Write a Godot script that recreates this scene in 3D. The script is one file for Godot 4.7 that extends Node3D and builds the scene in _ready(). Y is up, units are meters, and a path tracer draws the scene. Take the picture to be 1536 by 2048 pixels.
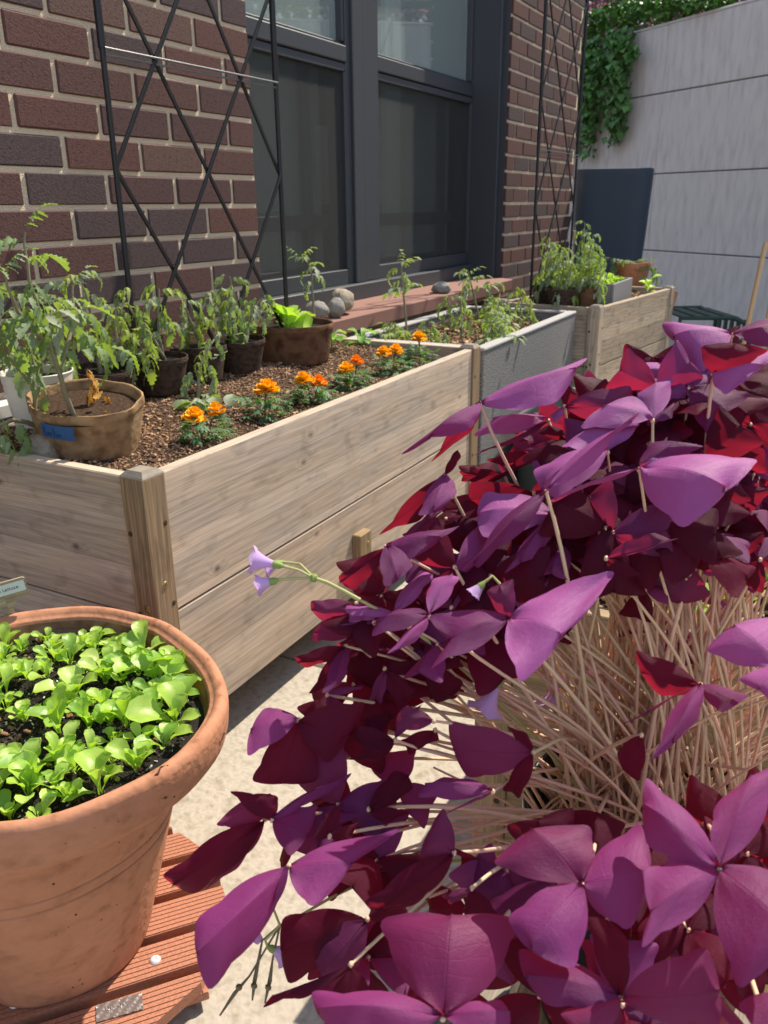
extends Node3D
# A paved basement courtyard: brick wall with a window, three raised planters, a terracotta pot, a purple oxalis.
# World: +X runs along the brick wall away from the camera, +Z out of the wall, y up, metres.

var rng := RandomNumberGenerator.new()
var counts := {}
var M := {}
var T := {}
var SUN := Vector3(0.72, 1.0, 0.21)

# ---------------------------------------------------------------- mesh collector
class MB:
	var v := PackedVector3Array()
	var n := PackedVector3Array()
	var t := PackedVector2Array()
	var ix := PackedInt32Array()

	func tri(a: int, b: int, c: int, nn: Vector3) -> void:
		if (v[b] - v[a]).cross(v[c] - v[a]).dot(nn) > 0.0:
			ix.append_array([a, c, b])
		else:
			ix.append_array([a, b, c])

	func quad(a: Vector3, b: Vector3, c: Vector3, d: Vector3, nn: Vector3, ua := Vector2(0, 0), ub := Vector2(1, 0), uc := Vector2(1, 1), ud := Vector2(0, 1)) -> void:
		var k := v.size()
		v.append_array([a, b, c, d])
		n.append_array([nn, nn, nn, nn])
		t.append_array([ua, ub, uc, ud])
		tri(k, k + 1, k + 2, nn)
		tri(k, k + 2, k + 3, nn)

	# a chamfered box; u runs along the longer side of every face, in metres
	func box(size: Vector3, xf := Transform3D.IDENTITY, c := 0.002, uo := Vector2.ZERO) -> void:
		var h := size * 0.5
		c = minf(c, minf(h.x, minf(h.y, h.z)) * 0.6)
		var bs := xf.basis
		for ax in 3:
			var b1 := (ax + 1) % 3
			var b2 := (ax + 2) % 3
			if size[b2] > size[b1]:
				var sw := b1
				b1 = b2
				b2 = sw
			for s in [-1.0, 1.0]:
				var pts: Array[Vector3] = []
				var uvs: Array[Vector2] = []
				for q in [[-1.0, -1.0], [1.0, -1.0], [1.0, 1.0], [-1.0, 1.0]]:
					var p := Vector3.ZERO
					p[ax] = s * h[ax]
					p[b1] = q[0] * (h[b1] - c)
					p[b2] = q[1] * (h[b2] - c)
					pts.append(xf * p)
					uvs.append(Vector2(q[0] * h[b1], q[1] * h[b2] + s * 0.31 * (ax + 1)) + uo)
				var nn := Vector3.ZERO
				nn[ax] = s
				quad(pts[0], pts[1], pts[2], pts[3], (bs * nn).normalized(), uvs[0], uvs[1], uvs[2], uvs[3])
		if c <= 0.0:
			return
		for ax in 3:   # chamfers along axis ax
			var b1 := (ax + 1) % 3
			var b2 := (ax + 2) % 3
			for s1 in [-1.0, 1.0]:
				for s2 in [-1.0, 1.0]:
					var pts: Array[Vector3] = []
					for q in [[-1.0, 0], [1.0, 0], [1.0, 1], [-1.0, 1]]:
						var p := Vector3.ZERO
						p[ax] = q[0] * (h[ax] - c)
						p[b1] = s1 * (h[b1] - (c if q[1] == 0 else 0.0))
						p[b2] = s2 * (h[b2] - (0.0 if q[1] == 0 else c))
						pts.append(xf * p)
					var nn := Vector3.ZERO
					nn[b1] = s1
					nn[b2] = s2
					var l := h[ax]
					quad(pts[0], pts[1], pts[2], pts[3], (bs * nn).normalized(), Vector2(-l, s1 * h[b1]) + uo, Vector2(l, s1 * h[b1]) + uo, Vector2(l, s1 * h[b1] + c) + uo, Vector2(-l, s1 * h[b1] + c) + uo)
		for sx in [-1.0, 1.0]:
			for sy in [-1.0, 1.0]:
				for sz in [-1.0, 1.0]:
					var k := v.size()
					var nn := (bs * Vector3(sx, sy, sz)).normalized()
					v.append_array([xf * Vector3(sx * h.x, sy * (h.y - c), sz * (h.z - c)), xf * Vector3(sx * (h.x - c), sy * h.y, sz * (h.z - c)), xf * Vector3(sx * (h.x - c), sy * (h.y - c), sz * h.z)])
					n.append_array([nn, nn, nn])
					t.append_array([uo, uo + Vector2(c, 0), uo + Vector2(0, c)])
					tri(k, k + 1, k + 2, nn)

	func cube(a: Vector3, b: Vector3, c := 0.002, uo := Vector2.ZERO) -> void:
		box((b - a).abs(), Transform3D(Basis.IDENTITY, (a + b) * 0.5), c, uo)

	# points in rows; smooth normals; up tells which way the front looks where it matters
	func grid(p: Array, uvs := Vector2.ONE, out := Vector3.ZERO, flip := false) -> void:
		var nu := p.size()
		var nv: int = p[0].size()
		var k := v.size()
		for i in nu:
			for j in nv:
				var du: Vector3 = p[mini(i + 1, nu - 1)][j] - p[maxi(i - 1, 0)][j]
				var dv: Vector3 = p[i][mini(j + 1, nv - 1)] - p[i][maxi(j - 1, 0)]
				if dv.length_squared() < 1e-14:
					dv = p[(i + 1) if i < nu - 1 else (i - 1)][mini(j + 1, nv - 1)] - p[(i + 1) if i < nu - 1 else (i - 1)][maxi(j - 1, 0)]
				if du.length_squared() < 1e-14:
					du = p[mini(i + 1, nu - 1)][(j + 1) if j < nv - 1 else (j - 1)] - p[maxi(i - 1, 0)][(j + 1) if j < nv - 1 else (j - 1)]
				var nn := du.cross(dv).normalized()
				if flip:
					nn = -nn
				if out != Vector3.ZERO and nn.dot(out) < 0.0:
					nn = -nn
				v.append(p[i][j])
				n.append(nn)
				t.append(Vector2(float(i) / (nu - 1) * uvs.x, float(j) / (nv - 1) * uvs.y))
		for i in nu - 1:
			for j in nv - 1:
				var a := k + i * nv + j
				var nn := n[a] + n[a + nv + 1]
				tri(a, a + 1, a + nv + 1, nn)
				tri(a, a + nv + 1, a + nv, nn)

	func tube(pts: Array, rads: Array, sides := 6, cap := true) -> void:
		var rows := []
		var prev := Vector3(0.31, 0.2, 0.93)
		for i in pts.size():
			var d: Vector3 = (pts[mini(i + 1, pts.size() - 1)] - pts[maxi(i - 1, 0)]).normalized()
			var a := (prev - d * prev.dot(d)).normalized()
			prev = a
			var b := d.cross(a)
			var row := []
			var r: float = rads[mini(i, rads.size() - 1)]
			for s in sides + 1:
				var f := TAU * s / sides
				row.append(pts[i] + (a * cos(f) + b * sin(f)) * r)
			rows.append(row)
		var k := v.size()
		for i in pts.size():
			for s in sides + 1:
				v.append(rows[i][s])
				n.append((rows[i][s] - pts[i]).normalized())
				t.append(Vector2(4.0 * i / pts.size(), float(s) / sides))
		for i in pts.size() - 1:
			for s in sides:
				var q := k + i * (sides + 1) + s
				var nn := n[q] + n[q + 1]
				tri(q, q + 1, q + sides + 2, nn)
				tri(q, q + sides + 2, q + sides + 1, nn)
		if cap:
			for e in [0, pts.size() - 1]:
				var q := v.size()
				var nn: Vector3 = (pts[1] - pts[0]) * -1.0 if e == 0 else pts[-1] - pts[-2]
				v.append(pts[e])
				n.append(nn.normalized())
				t.append(Vector2.ZERO)
				for s in sides + 1:
					v.append(rows[e][s])
					n.append(nn.normalized())
					t.append(Vector2.ZERO)
				for s in sides:
					tri(q, q + 1 + s, q + 2 + s, nn)

	# profile: [radius, height] pairs; wob(angle, height) scales the radius
	func lathe(profile: Array, segs := 32, wob = null, uvs := Vector2(1, 1)) -> void:
		var rows := []
		for s in segs + 1:
			var f := TAU * (s % segs) / segs
			var row := []
			for q in profile:
				var r: float = q[0]
				if wob != null:
					r += wob.call(f, q[1], q[0])
				row.append(Vector3(cos(f) * r, q[1], sin(f) * r))
			rows.append(row)
		var k := v.size()
		grid(rows, uvs, Vector3.ZERO, true)
		var m := profile.size()
		for j in m:   # close the seam
			var a := (n[k + j] + n[k + segs * m + j]).normalized()
			n[k + j] = a
			n[k + segs * m + j] = a

	func prism(poly: PackedVector2Array, y0: float, y1: float, xf := Transform3D.IDENTITY) -> void:
		var tr := Geometry2D.triangulate_polygon(poly)
		for y in [y0, y1]:
			var nn := (xf.basis * (Vector3.UP if y == y1 else Vector3.DOWN)).normalized()
			var k := v.size()
			for p in poly:
				v.append(xf * Vector3(p.x, y, p.y))
				n.append(nn)
				t.append(p)
			for i in range(0, tr.size(), 3):
				tri(k + tr[i], k + tr[i + 1], k + tr[i + 2], nn)
		var c := Vector2.ZERO
		for p in poly:
			c += p / poly.size()
		for i in poly.size():
			var a := poly[i]
			var b := poly[(i + 1) % poly.size()]
			var e := Vector2(b.y - a.y, a.x - b.x).normalized()
			if e.dot((a + b) * 0.5 - c) < 0.0:
				e = -e
			quad(xf * Vector3(a.x, y0, a.y), xf * Vector3(b.x, y0, b.y), xf * Vector3(b.x, y1, b.y), xf * Vector3(a.x, y1, a.y), (xf.basis * Vector3(e.x, 0, e.y)).normalized(), Vector2(a.x, a.y), Vector2(b.x, b.y), Vector2(b.x, b.y + 0.02), Vector2(a.x, a.y + 0.02))

	func add(o: MB, xf: Transform3D) -> void:
		var k := v.size()
		v.append_array(xf * o.v)
		var nb := xf.basis.inverse().transposed()
		for q in o.n:
			n.append((nb * q).normalized())
		t.append_array(o.t)
		for i in o.ix:
			ix.append(i + k)

	func mesh() -> ArrayMesh:
		var arr := []
		arr.resize(Mesh.ARRAY_MAX)
		arr[Mesh.ARRAY_VERTEX] = v
		arr[Mesh.ARRAY_NORMAL] = n
		arr[Mesh.ARRAY_TEX_UV] = t
		arr[Mesh.ARRAY_TEX_UV2] = t
		arr[Mesh.ARRAY_INDEX] = ix
		var m := ArrayMesh.new()
		m.add_surface_from_arrays(Mesh.PRIMITIVE_TRIANGLES, arr)
		return m

# ---------------------------------------------------------------- naming and placing
func numbered(called: String, parent: Node = self) -> String:
	var key := str(parent.get_instance_id()) + called
	var k: int = counts.get(key, 0)
	counts[key] = k + 1
	return called if k == 0 else "%s_%03d" % [called, k]

func put(called: String, what, m: Material, parent: Node = self, xf := Transform3D.IDENTITY) -> MeshInstance3D:
	var o := MeshInstance3D.new()
	o.name = numbered(called, parent)
	o.mesh = what.mesh() if what is MB else what
	o.material_override = m
	o.transform = xf
	parent.add_child(o, true)
	return o

func thing(called: String, label: String, category: String, at := Vector3.ZERO, turn := 0.0, group := "") -> Node3D:
	var o := Node3D.new()
	o.name = numbered(called)
	add_child(o, true)
	o.position = at
	o.rotation.y = turn
	return tag(o, label, category, group)

func tag(o: Node3D, label: String, category: String, group := "") -> Node3D:
	o.set_meta("label", label)
	o.set_meta("category", category)
	if group:
		o.set_meta("group", group)
	return o

func setting(o: Node3D, label := "") -> Node3D:
	o.set_meta("kind", "structure")
	if label:
		o.set_meta("label", label)
	return o

func stuff(called: String, mesh: Mesh, m: Material, xfs: Array, parent: Node, cols: Array = []) -> MultiMeshInstance3D:
	var mm := MultiMesh.new()
	mm.transform_format = MultiMesh.TRANSFORM_3D
	mm.use_colors = cols.size() > 0
	mm.mesh = mesh
	mm.instance_count = xfs.size()
	for i in xfs.size():
		mm.set_instance_transform(i, xfs[i])
		if cols:
			mm.set_instance_color(i, cols[i])
	var o := MultiMeshInstance3D.new()
	o.name = numbered(called, parent)
	o.multimesh = mm
	o.material_override = m
	o.set_meta("kind", "stuff")
	parent.add_child(o, true)
	return o

func R(a: float, b: float) -> float:
	return rng.randf_range(a, b)

func spin(e: Vector3, s := 1.0) -> Basis:
	return Basis.from_euler(e).scaled(Vector3.ONE * s)

# ---------------------------------------------------------------- materials
func lin(r: float, g: float, b: float) -> Color:
	return Color(r, g, b).linear_to_srgb()

func noise_tex(freq: float, stops: Array, size := 512, kind := FastNoiseLite.TYPE_SIMPLEX_SMOOTH, oct := 4, sd := 1) -> NoiseTexture2D:
	var f := FastNoiseLite.new()
	f.noise_type = kind
	f.frequency = freq
	f.seed = sd
	f.fractal_octaves = oct
	var t := NoiseTexture2D.new()
	t.width = size
	t.height = size
	t.seamless = true
	t.noise = f
	var g := Gradient.new()
	var offs := PackedFloat32Array()
	var cols := PackedColorArray()
	for s in stops:
		offs.append(s[0])
		cols.append(lin(s[1], s[2], s[3]) if s.size() > 3 else Color(s[1], s[1], s[1]))
	g.offsets = offs
	g.colors = cols
	t.color_ramp = g
	return t

func mat(c: Color, rough := 0.8, o := {}) -> StandardMaterial3D:
	var m := StandardMaterial3D.new()
	m.albedo_color = c
	m.roughness = rough
	m.cull_mode = BaseMaterial3D.CULL_DISABLED
	m.metallic_specular = o.get("spec", 0.4)
	m.metallic = o.get("metal", 0.0)
	if o.has("tex"):
		m.albedo_texture = o.tex
	if o.has("bump"):
		m.heightmap_enabled = true
		m.heightmap_texture = o.bump
		m.heightmap_scale = o.get("depth", 0.1)
	if o.has("tri"):
		m.uv1_triplanar = true
		m.uv1_world_triplanar = o.get("world", true)
		m.uv1_scale = Vector3.ONE * o.tri
	if o.has("uv"):
		m.uv1_scale = o.uv
	if o.has("back"):
		m.backlight_enabled = true
		m.backlight = o.back
	if o.has("alpha"):
		m.albedo_color.a = o.alpha
		m.transparency = BaseMaterial3D.TRANSPARENCY_ALPHA
	if o.has("vcol"):
		m.vertex_color_use_as_albedo = true
	return m

# weathered glued-up softwood: strips, grain, smudges, a few knots
func wood_tex(sd: int, contrast: float, stain: float, w := 1024, h := 256) -> ImageTexture:
	var f := FastNoiseLite.new()
	f.seed = sd
	f.frequency = 1.0
	f.fractal_octaves = 3
	var rg := RandomNumberGenerator.new()
	rg.seed = sd
	var edges := [0.0, 0.21, 0.45, 0.62, 0.84, 1.01]
	var tones := []
	for i in 5:
		tones.append(rg.randf_range(-0.075, 0.06))
	var knots := []
	for i in 5:
		knots.append(Vector2(rg.randf() * 1.2, rg.randf() * 0.24))
	var im := Image.create(w, h, false, Image.FORMAT_RGB8)
	for y in h:
		var vy := float(y) / h
		var s := 0
		while vy > edges[s + 1]:
			s += 1
		var near_edge: float = minf(vy - edges[s], edges[s + 1] - vy)
		for x in w:
			var ux := 1.2 * x / w
			var py := 0.24 * vy
			var warp := f.get_noise_2d(ux * 2.2, py * 9.0 + s * 7.0)
			var kd := 0.0
			for k in knots:
				var d: float = Vector2((ux - k.x) * 0.55, py - k.y).length()
				warp += exp(-d * d * 9000.0) * 2.2
				kd += exp(-d * d * 60000.0)
			var ring := sin((py * 420.0 + s * 3.1) + warp * 7.0)
			var fine := f.get_noise_2d(ux * 7.0, py * 330.0)
			var smudge := f.get_noise_2d(ux * 11.0 + 50.0, py * 16.0)
			var blot := f.get_noise_2d(ux * 3.0 + 9.0, py * 12.0 + 4.0)
			var c: float = 0.83 + tones[s] + contrast * (ring * 0.034 + fine * 0.14) - stain * maxf(0.0, smudge - 0.22) * 0.75 + stain * blot * 0.08 - kd * 0.3
			if near_edge < 0.006:
				c -= 0.07
			c = clampf(c, 0.05, 1.0)
			var warm := 0.02 * blot
			im.set_pixel(x, y, Color(c + warm, c, c - warm * 1.3))
	return ImageTexture.create_from_image(im)

# the relief of an oxalis leaflet: u from midrib to edge, v along the outline; veins fan out along u
func leaf_bump() -> ImageTexture:
	var f := FastNoiseLite.new()
	f.seed = 9
	f.frequency = 1.0
	f.fractal_octaves = 3
	var im := Image.create(256, 256, false, Image.FORMAT_RGB8)
	for y in 256:
		for x in 256:
			var u := y / 255.0      # texture rows follow the second coordinate
			var v := x / 255.0
			var c := 0.62 + 0.20 * f.get_noise_2d(u * 60.0, v * 80.0) + 0.12 * f.get_noise_2d(u * 6.0 + 30.0, v * 7.0)
			var wv := fposmod(v * 9.0 + 0.25 * f.get_noise_2d(u * 3.0, v * 4.0) + u * 0.35, 1.0) - 0.5
			c -= 0.16 * exp(-wv * wv * 420.0) * (1.0 - u * 0.7)
			c -= 0.35 * exp(-u * u * 1600.0)
			c = clampf(c, 0.0, 1.0)
			im.set_pixel(x, y, Color(c, c, c))
	return ImageTexture.create_from_image(im)

func make_materials() -> void:
	T.fine = noise_tex(0.06, [[0.0, 0.0], [1.0, 1.0]], 512, FastNoiseLite.TYPE_SIMPLEX_SMOOTH, 4, 3)
	T.cell = noise_tex(0.09, [[0.0, 0.0], [1.0, 1.0]], 512, FastNoiseLite.TYPE_CELLULAR, 3, 5)
	T.weather = wood_tex(4, 0.8, 0.26, 2048, 512)
	T.fresh = wood_tex(11, 1.1, 0.35)
	T.cedar = wood_tex(23, 1.3, 0.25)
	T.brick = noise_tex(0.03, [[0.1, 0.55, 0.5, 0.52], [0.42, 0.86, 0.8, 0.8], [0.6, 1.0, 0.92, 0.88], [0.9, 0.66, 0.62, 0.66]], 512, FastNoiseLite.TYPE_SIMPLEX_SMOOTH, 5, 8)
	T.conc = noise_tex(0.012, [[0.0, 0.66, 0.65, 0.64], [0.42, 0.88, 0.88, 0.88], [1.0, 1.0, 0.99, 0.97]], 1024, FastNoiseLite.TYPE_SIMPLEX_SMOOTH, 6, 12)
	T.pave = noise_tex(0.02, [[0.1, 0.66, 0.62, 0.56], [0.42, 0.9, 0.88, 0.84], [0.6, 1.0, 0.98, 0.95], [0.85, 0.8, 0.78, 0.74]], 1024, FastNoiseLite.TYPE_SIMPLEX_SMOOTH, 7, 21)
	T.terra = noise_tex(0.012, [[0.0, 0.42, 0.37, 0.33], [0.27, 0.8, 0.77, 0.74], [0.5, 0.97, 0.95, 0.93], [0.68, 0.92, 0.92, 0.92], [0.8, 0.86, 0.88, 0.9], [0.95, 1.0, 1.12, 1.25]], 1024, FastNoiseLite.TYPE_SIMPLEX_SMOOTH, 6, 33)
	T.burlap = noise_tex(0.02, [[0.0, 0.18, 0.14, 0.1], [0.38, 0.6, 0.52, 0.45], [0.55, 0.95, 0.9, 0.82], [0.8, 1.0, 1.0, 0.98]], 512, FastNoiseLite.TYPE_SIMPLEX_SMOOTH, 5, 40)
	T.speck = noise_tex(0.11, [[0.0, 0.62, 0.62, 0.62], [0.5, 0.86, 0.86, 0.86], [0.75, 1.0, 1.0, 1.0]], 512, FastNoiseLite.TYPE_SIMPLEX_SMOOTH, 4, 52)
	T.granite = noise_tex(0.16, [[0.25, 0.2, 0.2, 0.21], [0.45, 0.6, 0.6, 0.6], [0.58, 0.78, 0.78, 0.77], [0.75, 1.0, 1.0, 1.0]], 512, FastNoiseLite.TYPE_SIMPLEX_SMOOTH, 5, 55)
	T.leaf = noise_tex(0.02, [[0.0, 0.62, 0.62, 0.6], [0.5, 0.9, 0.9, 0.86], [1.0, 1.0, 1.0, 1.0]], 256, FastNoiseLite.TYPE_SIMPLEX_SMOOTH, 4, 61)
	T.ox = leaf_bump()
	T.vein = noise_tex(0.03, [[0.0, 0.0], [0.35, 0.75], [0.6, 1.0], [1.0, 0.7]], 256, FastNoiseLite.TYPE_SIMPLEX_SMOOTH, 3, 71)

	for i in 5:
		var b: Array = [[0.118, 0.062, 0.056], [0.10, 0.057, 0.055], [0.13, 0.064, 0.056], [0.088, 0.062, 0.063], [0.14, 0.085, 0.07]][i]
		M["brick%d" % i] = mat(lin(b[0], b[1], b[2]), 0.85, {"tex": T.brick, "tri": 6.0, "bump": T.fine, "depth": 0.05})
	M.mortar = mat(lin(0.88, 0.71, 0.50), 0.95, {"tex": T.speck, "tri": 9.0, "bump": T.fine, "depth": 0.2})
	M.weather = mat(lin(0.78, 0.62, 0.48), 0.75, {"tex": T.weather, "uv": Vector3(0.83, 4.1, 1), "bump": T.weather, "depth": 0.04})
	M.weather2 = mat(lin(0.72, 0.565, 0.43), 0.75, {"tex": T.weather, "uv": Vector3(0.83, 4.1, 1), "bump": T.weather, "depth": 0.04})
	M.post = mat(lin(0.50, 0.34, 0.20), 0.7, {"tex": T.cedar, "uv": Vector3(0.83, 4.1, 1), "bump": T.cedar, "depth": 0.05})
	M.fresh = mat(lin(0.68, 0.535, 0.385), 0.7, {"tex": T.fresh, "uv": Vector3(0.83, 4.1, 1), "bump": T.fresh, "depth": 0.04})
	M.tan = mat(lin(0.46, 0.32, 0.17), 0.65, {"tex": T.fresh, "uv": Vector3(0.83, 4.1, 1)})
	M.greywood = mat(lin(0.36, 0.31, 0.25), 0.85, {"tex": T.weather, "uv": Vector3(1.2, 8.0, 1), "bump": T.weather, "depth": 0.1})
	M.screw = mat(lin(0.34, 0.25, 0.11), 0.4, {"metal": 0.8})
	M.hole = mat(lin(0.06, 0.035, 0.02), 0.9)
	M.frame = mat(lin(0.052, 0.057, 0.066), 0.42, {"spec": 0.5, "bump": T.fine, "tri": 8.0, "depth": 0.008})
	M.frame_dark = mat(lin(0.022, 0.027, 0.036), 0.5)
	M.glass = mat(Color(0.85, 0.92, 0.9), 0.02, {"alpha": 0.06, "spec": 0.5, "metal": 0.2})
	M.screen = mat(lin(0.062, 0.066, 0.064), 0.9, {"alpha": 0.38})
	M.shade = mat(lin(0.42, 0.45, 0.38), 0.9)
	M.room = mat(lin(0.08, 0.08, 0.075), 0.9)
	M.beige = mat(lin(0.6, 0.5, 0.38), 0.8)
	M.bluebox = mat(lin(0.4, 0.5, 0.62), 0.7)
	M.sill = mat(lin(0.30, 0.155, 0.125), 0.8, {"tex": T.speck, "tri": 5.0})
	M.ledge = mat(lin(0.62, 0.6, 0.57), 0.7)
	M.conc = mat(lin(0.72, 0.695, 0.665), 0.9, {"tex": T.conc, "tri": 0.8, "bump": T.fine, "depth": 0.06})
	M.conc.uv1_scale = Vector3(1.9, 0.3, 1.9)
	M.joint = mat(lin(0.16, 0.15, 0.15), 0.95)
	M.pave = mat(lin(0.42, 0.38, 0.325), 0.92, {"tex": T.pave, "tri": 1.7, "bump": T.fine, "depth": 0.15})
	M.earth = mat(lin(0.1, 0.085, 0.07), 1.0)
	M.terra = mat(lin(0.50, 0.23, 0.13), 0.8, {"tex": T.terra, "tri": 2.2, "bump": T.fine, "depth": 0.13})
	M.terra_dark = mat(lin(0.30, 0.12, 0.07), 0.85, {"tex": T.terra, "tri": 3.0})
	M.terra_in = mat(lin(0.30, 0.17, 0.10), 0.9, {"tex": T.burlap, "tri": 3.5})
	M.crack = mat(lin(0.09, 0.035, 0.02), 1.0)
	M.wpc = mat(lin(0.44, 0.185, 0.11), 0.6, {"tex": T.speck, "tri": 4.0})
	M.white_metal = mat(lin(0.7, 0.7, 0.7), 0.35, {"metal": 0.3})
	M.foil = mat(lin(0.62, 0.62, 0.63), 0.28, {"metal": 0.9, "bump": T.fine, "tri": 4.0, "depth": 0.03})
	M.ink = mat(lin(0.02, 0.02, 0.03), 0.8)
	M.paper = mat(lin(0.7, 0.74, 0.78), 0.6)
	M.tape = mat(lin(0.04, 0.12, 0.30), 0.75, {"tex": T.speck, "tri": 20.0})
	M.tape_ink = mat(lin(0.01, 0.015, 0.05), 0.8)
	M.granite = mat(lin(0.30, 0.295, 0.29), 0.9, {"tex": T.granite, "tri": 2.2, "bump": T.granite, "depth": 0.12})
	M.granite_rim = mat(lin(0.46, 0.45, 0.44), 0.9, {"tex": T.speck, "tri": 9.0, "bump": T.fine, "depth": 0.1})
	M.trough = mat(lin(0.26, 0.255, 0.26), 0.85, {"tex": T.speck, "tri": 6.0})
	M.blue = mat(lin(0.045, 0.066, 0.095), 0.55, {"tex": T.speck, "tri": 3.0})
	M.bin = mat(lin(0.055, 0.066, 0.06), 0.45)
	M.black = mat(lin(0.008, 0.008, 0.009), 0.35)
	M.rack = mat(lin(0.03, 0.06, 0.045), 0.45)
	M.rod = mat(lin(0.010, 0.010, 0.011), 0.42, {"spec": 0.5})
	M.rod_bright = mat(lin(0.25, 0.25, 0.25), 0.3, {"metal": 0.8})
	M.bamboo = mat(lin(0.55, 0.36, 0.19), 0.6)
	M.soil = mat(lin(0.10, 0.06, 0.038), 1.0, {"tex": T.burlap, "tri": 12.0, "bump": T.cell, "depth": 0.4})
	M.soil_dark = mat(lin(0.028, 0.022, 0.018), 1.0, {"tex": T.speck, "tri": 12.0, "bump": T.cell, "depth": 0.4})
	M.chip = mat(Color.WHITE, 0.9, {"vcol": true})
	M.fabric = mat(lin(0.40, 0.27, 0.15), 0.95, {"tex": T.burlap, "tri": 2.6, "bump": T.fine, "depth": 0.12})
	M.fabric_dark = mat(lin(0.075, 0.05, 0.038), 0.95, {"tex": T.burlap, "tri": 6.0, "bump": T.fine, "depth": 0.12})
	M.fabric_bag = mat(lin(0.17, 0.09, 0.05), 0.95, {"tex": T.burlap, "tri": 2.6, "bump": T.fine, "depth": 0.15})
	M.bucket = mat(lin(0.72, 0.69, 0.6), 0.4)
	M.rock = mat(lin(0.40, 0.34, 0.27), 0.9, {"tex": T.terra, "tri": 8.0, "bump": T.fine, "depth": 0.2})
	M.rock_grey = mat(lin(0.30, 0.285, 0.26), 0.9, {"tex": T.terra, "tri": 9.0, "bump": T.fine, "depth": 0.2})
	# plants
	M.tom = []
	for c in [[0.14, 0.20, 0.09], [0.20, 0.25, 0.15], [0.11, 0.17, 0.075], [0.27, 0.30, 0.21], [0.27, 0.31, 0.08]]:
		M.tom.append(mat(lin(c[0], c[1], c[2]), 0.6, {"back": lin(0.25, 0.38, 0.03), "uv": Vector3(1, 1, 1), "bump": T.vein, "depth": 0.03}))
	M.tom_stem = mat(lin(0.24, 0.22, 0.14), 0.75)
	M.tom_green = mat(lin(0.16, 0.22, 0.07), 0.6, {"back": Color(0.3, 0.4, 0.05)})
	M.dry = mat(lin(0.42, 0.24, 0.06), 0.9, {"back": Color(0.6, 0.4, 0.05)})
	M.lettuce = []
	for c in [[0.36, 0.52, 0.085], [0.28, 0.45, 0.07], [0.46, 0.60, 0.15], [0.20, 0.36, 0.055]]:
		M.lettuce.append(mat(lin(c[0], c[1], c[2]), 0.42, {"back": lin(0.42, 0.66, 0.04), "spec": 0.5, "uv": Vector3(1, 1, 1), "bump": T.vein, "depth": 0.012}))
	M.basil = mat(lin(0.16, 0.33, 0.06), 0.4, {"back": lin(0.3, 0.6, 0.03), "bump": T.vein, "depth": 0.1})
	M.mari_leaf = mat(lin(0.08, 0.17, 0.075), 0.5, {"back": lin(0.12, 0.25, 0.02)})
	M.mari = [mat(lin(0.98, 0.56, 0.02), 0.7, {"back": Color(0.75, 0.5, 0.0)}), mat(lin(0.97, 0.40, 0.015), 0.7, {"back": Color(0.75, 0.36, 0.0)})]
	M.ivy = mat(lin(0.09, 0.20, 0.055), 0.45, {"back": lin(0.15, 0.35, 0.03), "vcol": true})
	M.ox = []  # purple tones from sunlit lavender to shaded dark; the light is in the colour
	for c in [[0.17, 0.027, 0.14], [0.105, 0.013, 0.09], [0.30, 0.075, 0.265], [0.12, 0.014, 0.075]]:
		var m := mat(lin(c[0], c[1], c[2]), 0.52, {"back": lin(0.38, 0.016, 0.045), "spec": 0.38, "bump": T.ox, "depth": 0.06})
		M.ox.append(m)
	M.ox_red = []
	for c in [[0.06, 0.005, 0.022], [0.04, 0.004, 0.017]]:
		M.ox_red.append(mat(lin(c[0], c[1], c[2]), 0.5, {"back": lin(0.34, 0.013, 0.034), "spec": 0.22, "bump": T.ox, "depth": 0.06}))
	M.stalk = [mat(lin(0.72, 0.49, 0.35), 0.5, {"back": Color(0.3, 0.15, 0.1)}), mat(lin(0.68, 0.42, 0.32), 0.5, {"back": Color(0.3, 0.12, 0.1)}), mat(lin(0.68, 0.52, 0.34), 0.5, {"back": Color(0.3, 0.18, 0.1)})]
	M.petal = mat(lin(0.62, 0.42, 0.72), 0.6, {"back": Color(0.7, 0.5, 0.8)})
	M.calyx = mat(lin(0.24, 0.32, 0.09), 0.6, {"back": Color(0.4, 0.5, 0.1)})
	M.thin_stem = mat(lin(0.40, 0.40, 0.16), 0.6)
	M.withered = mat(lin(0.14, 0.12, 0.07), 0.8)

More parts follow.
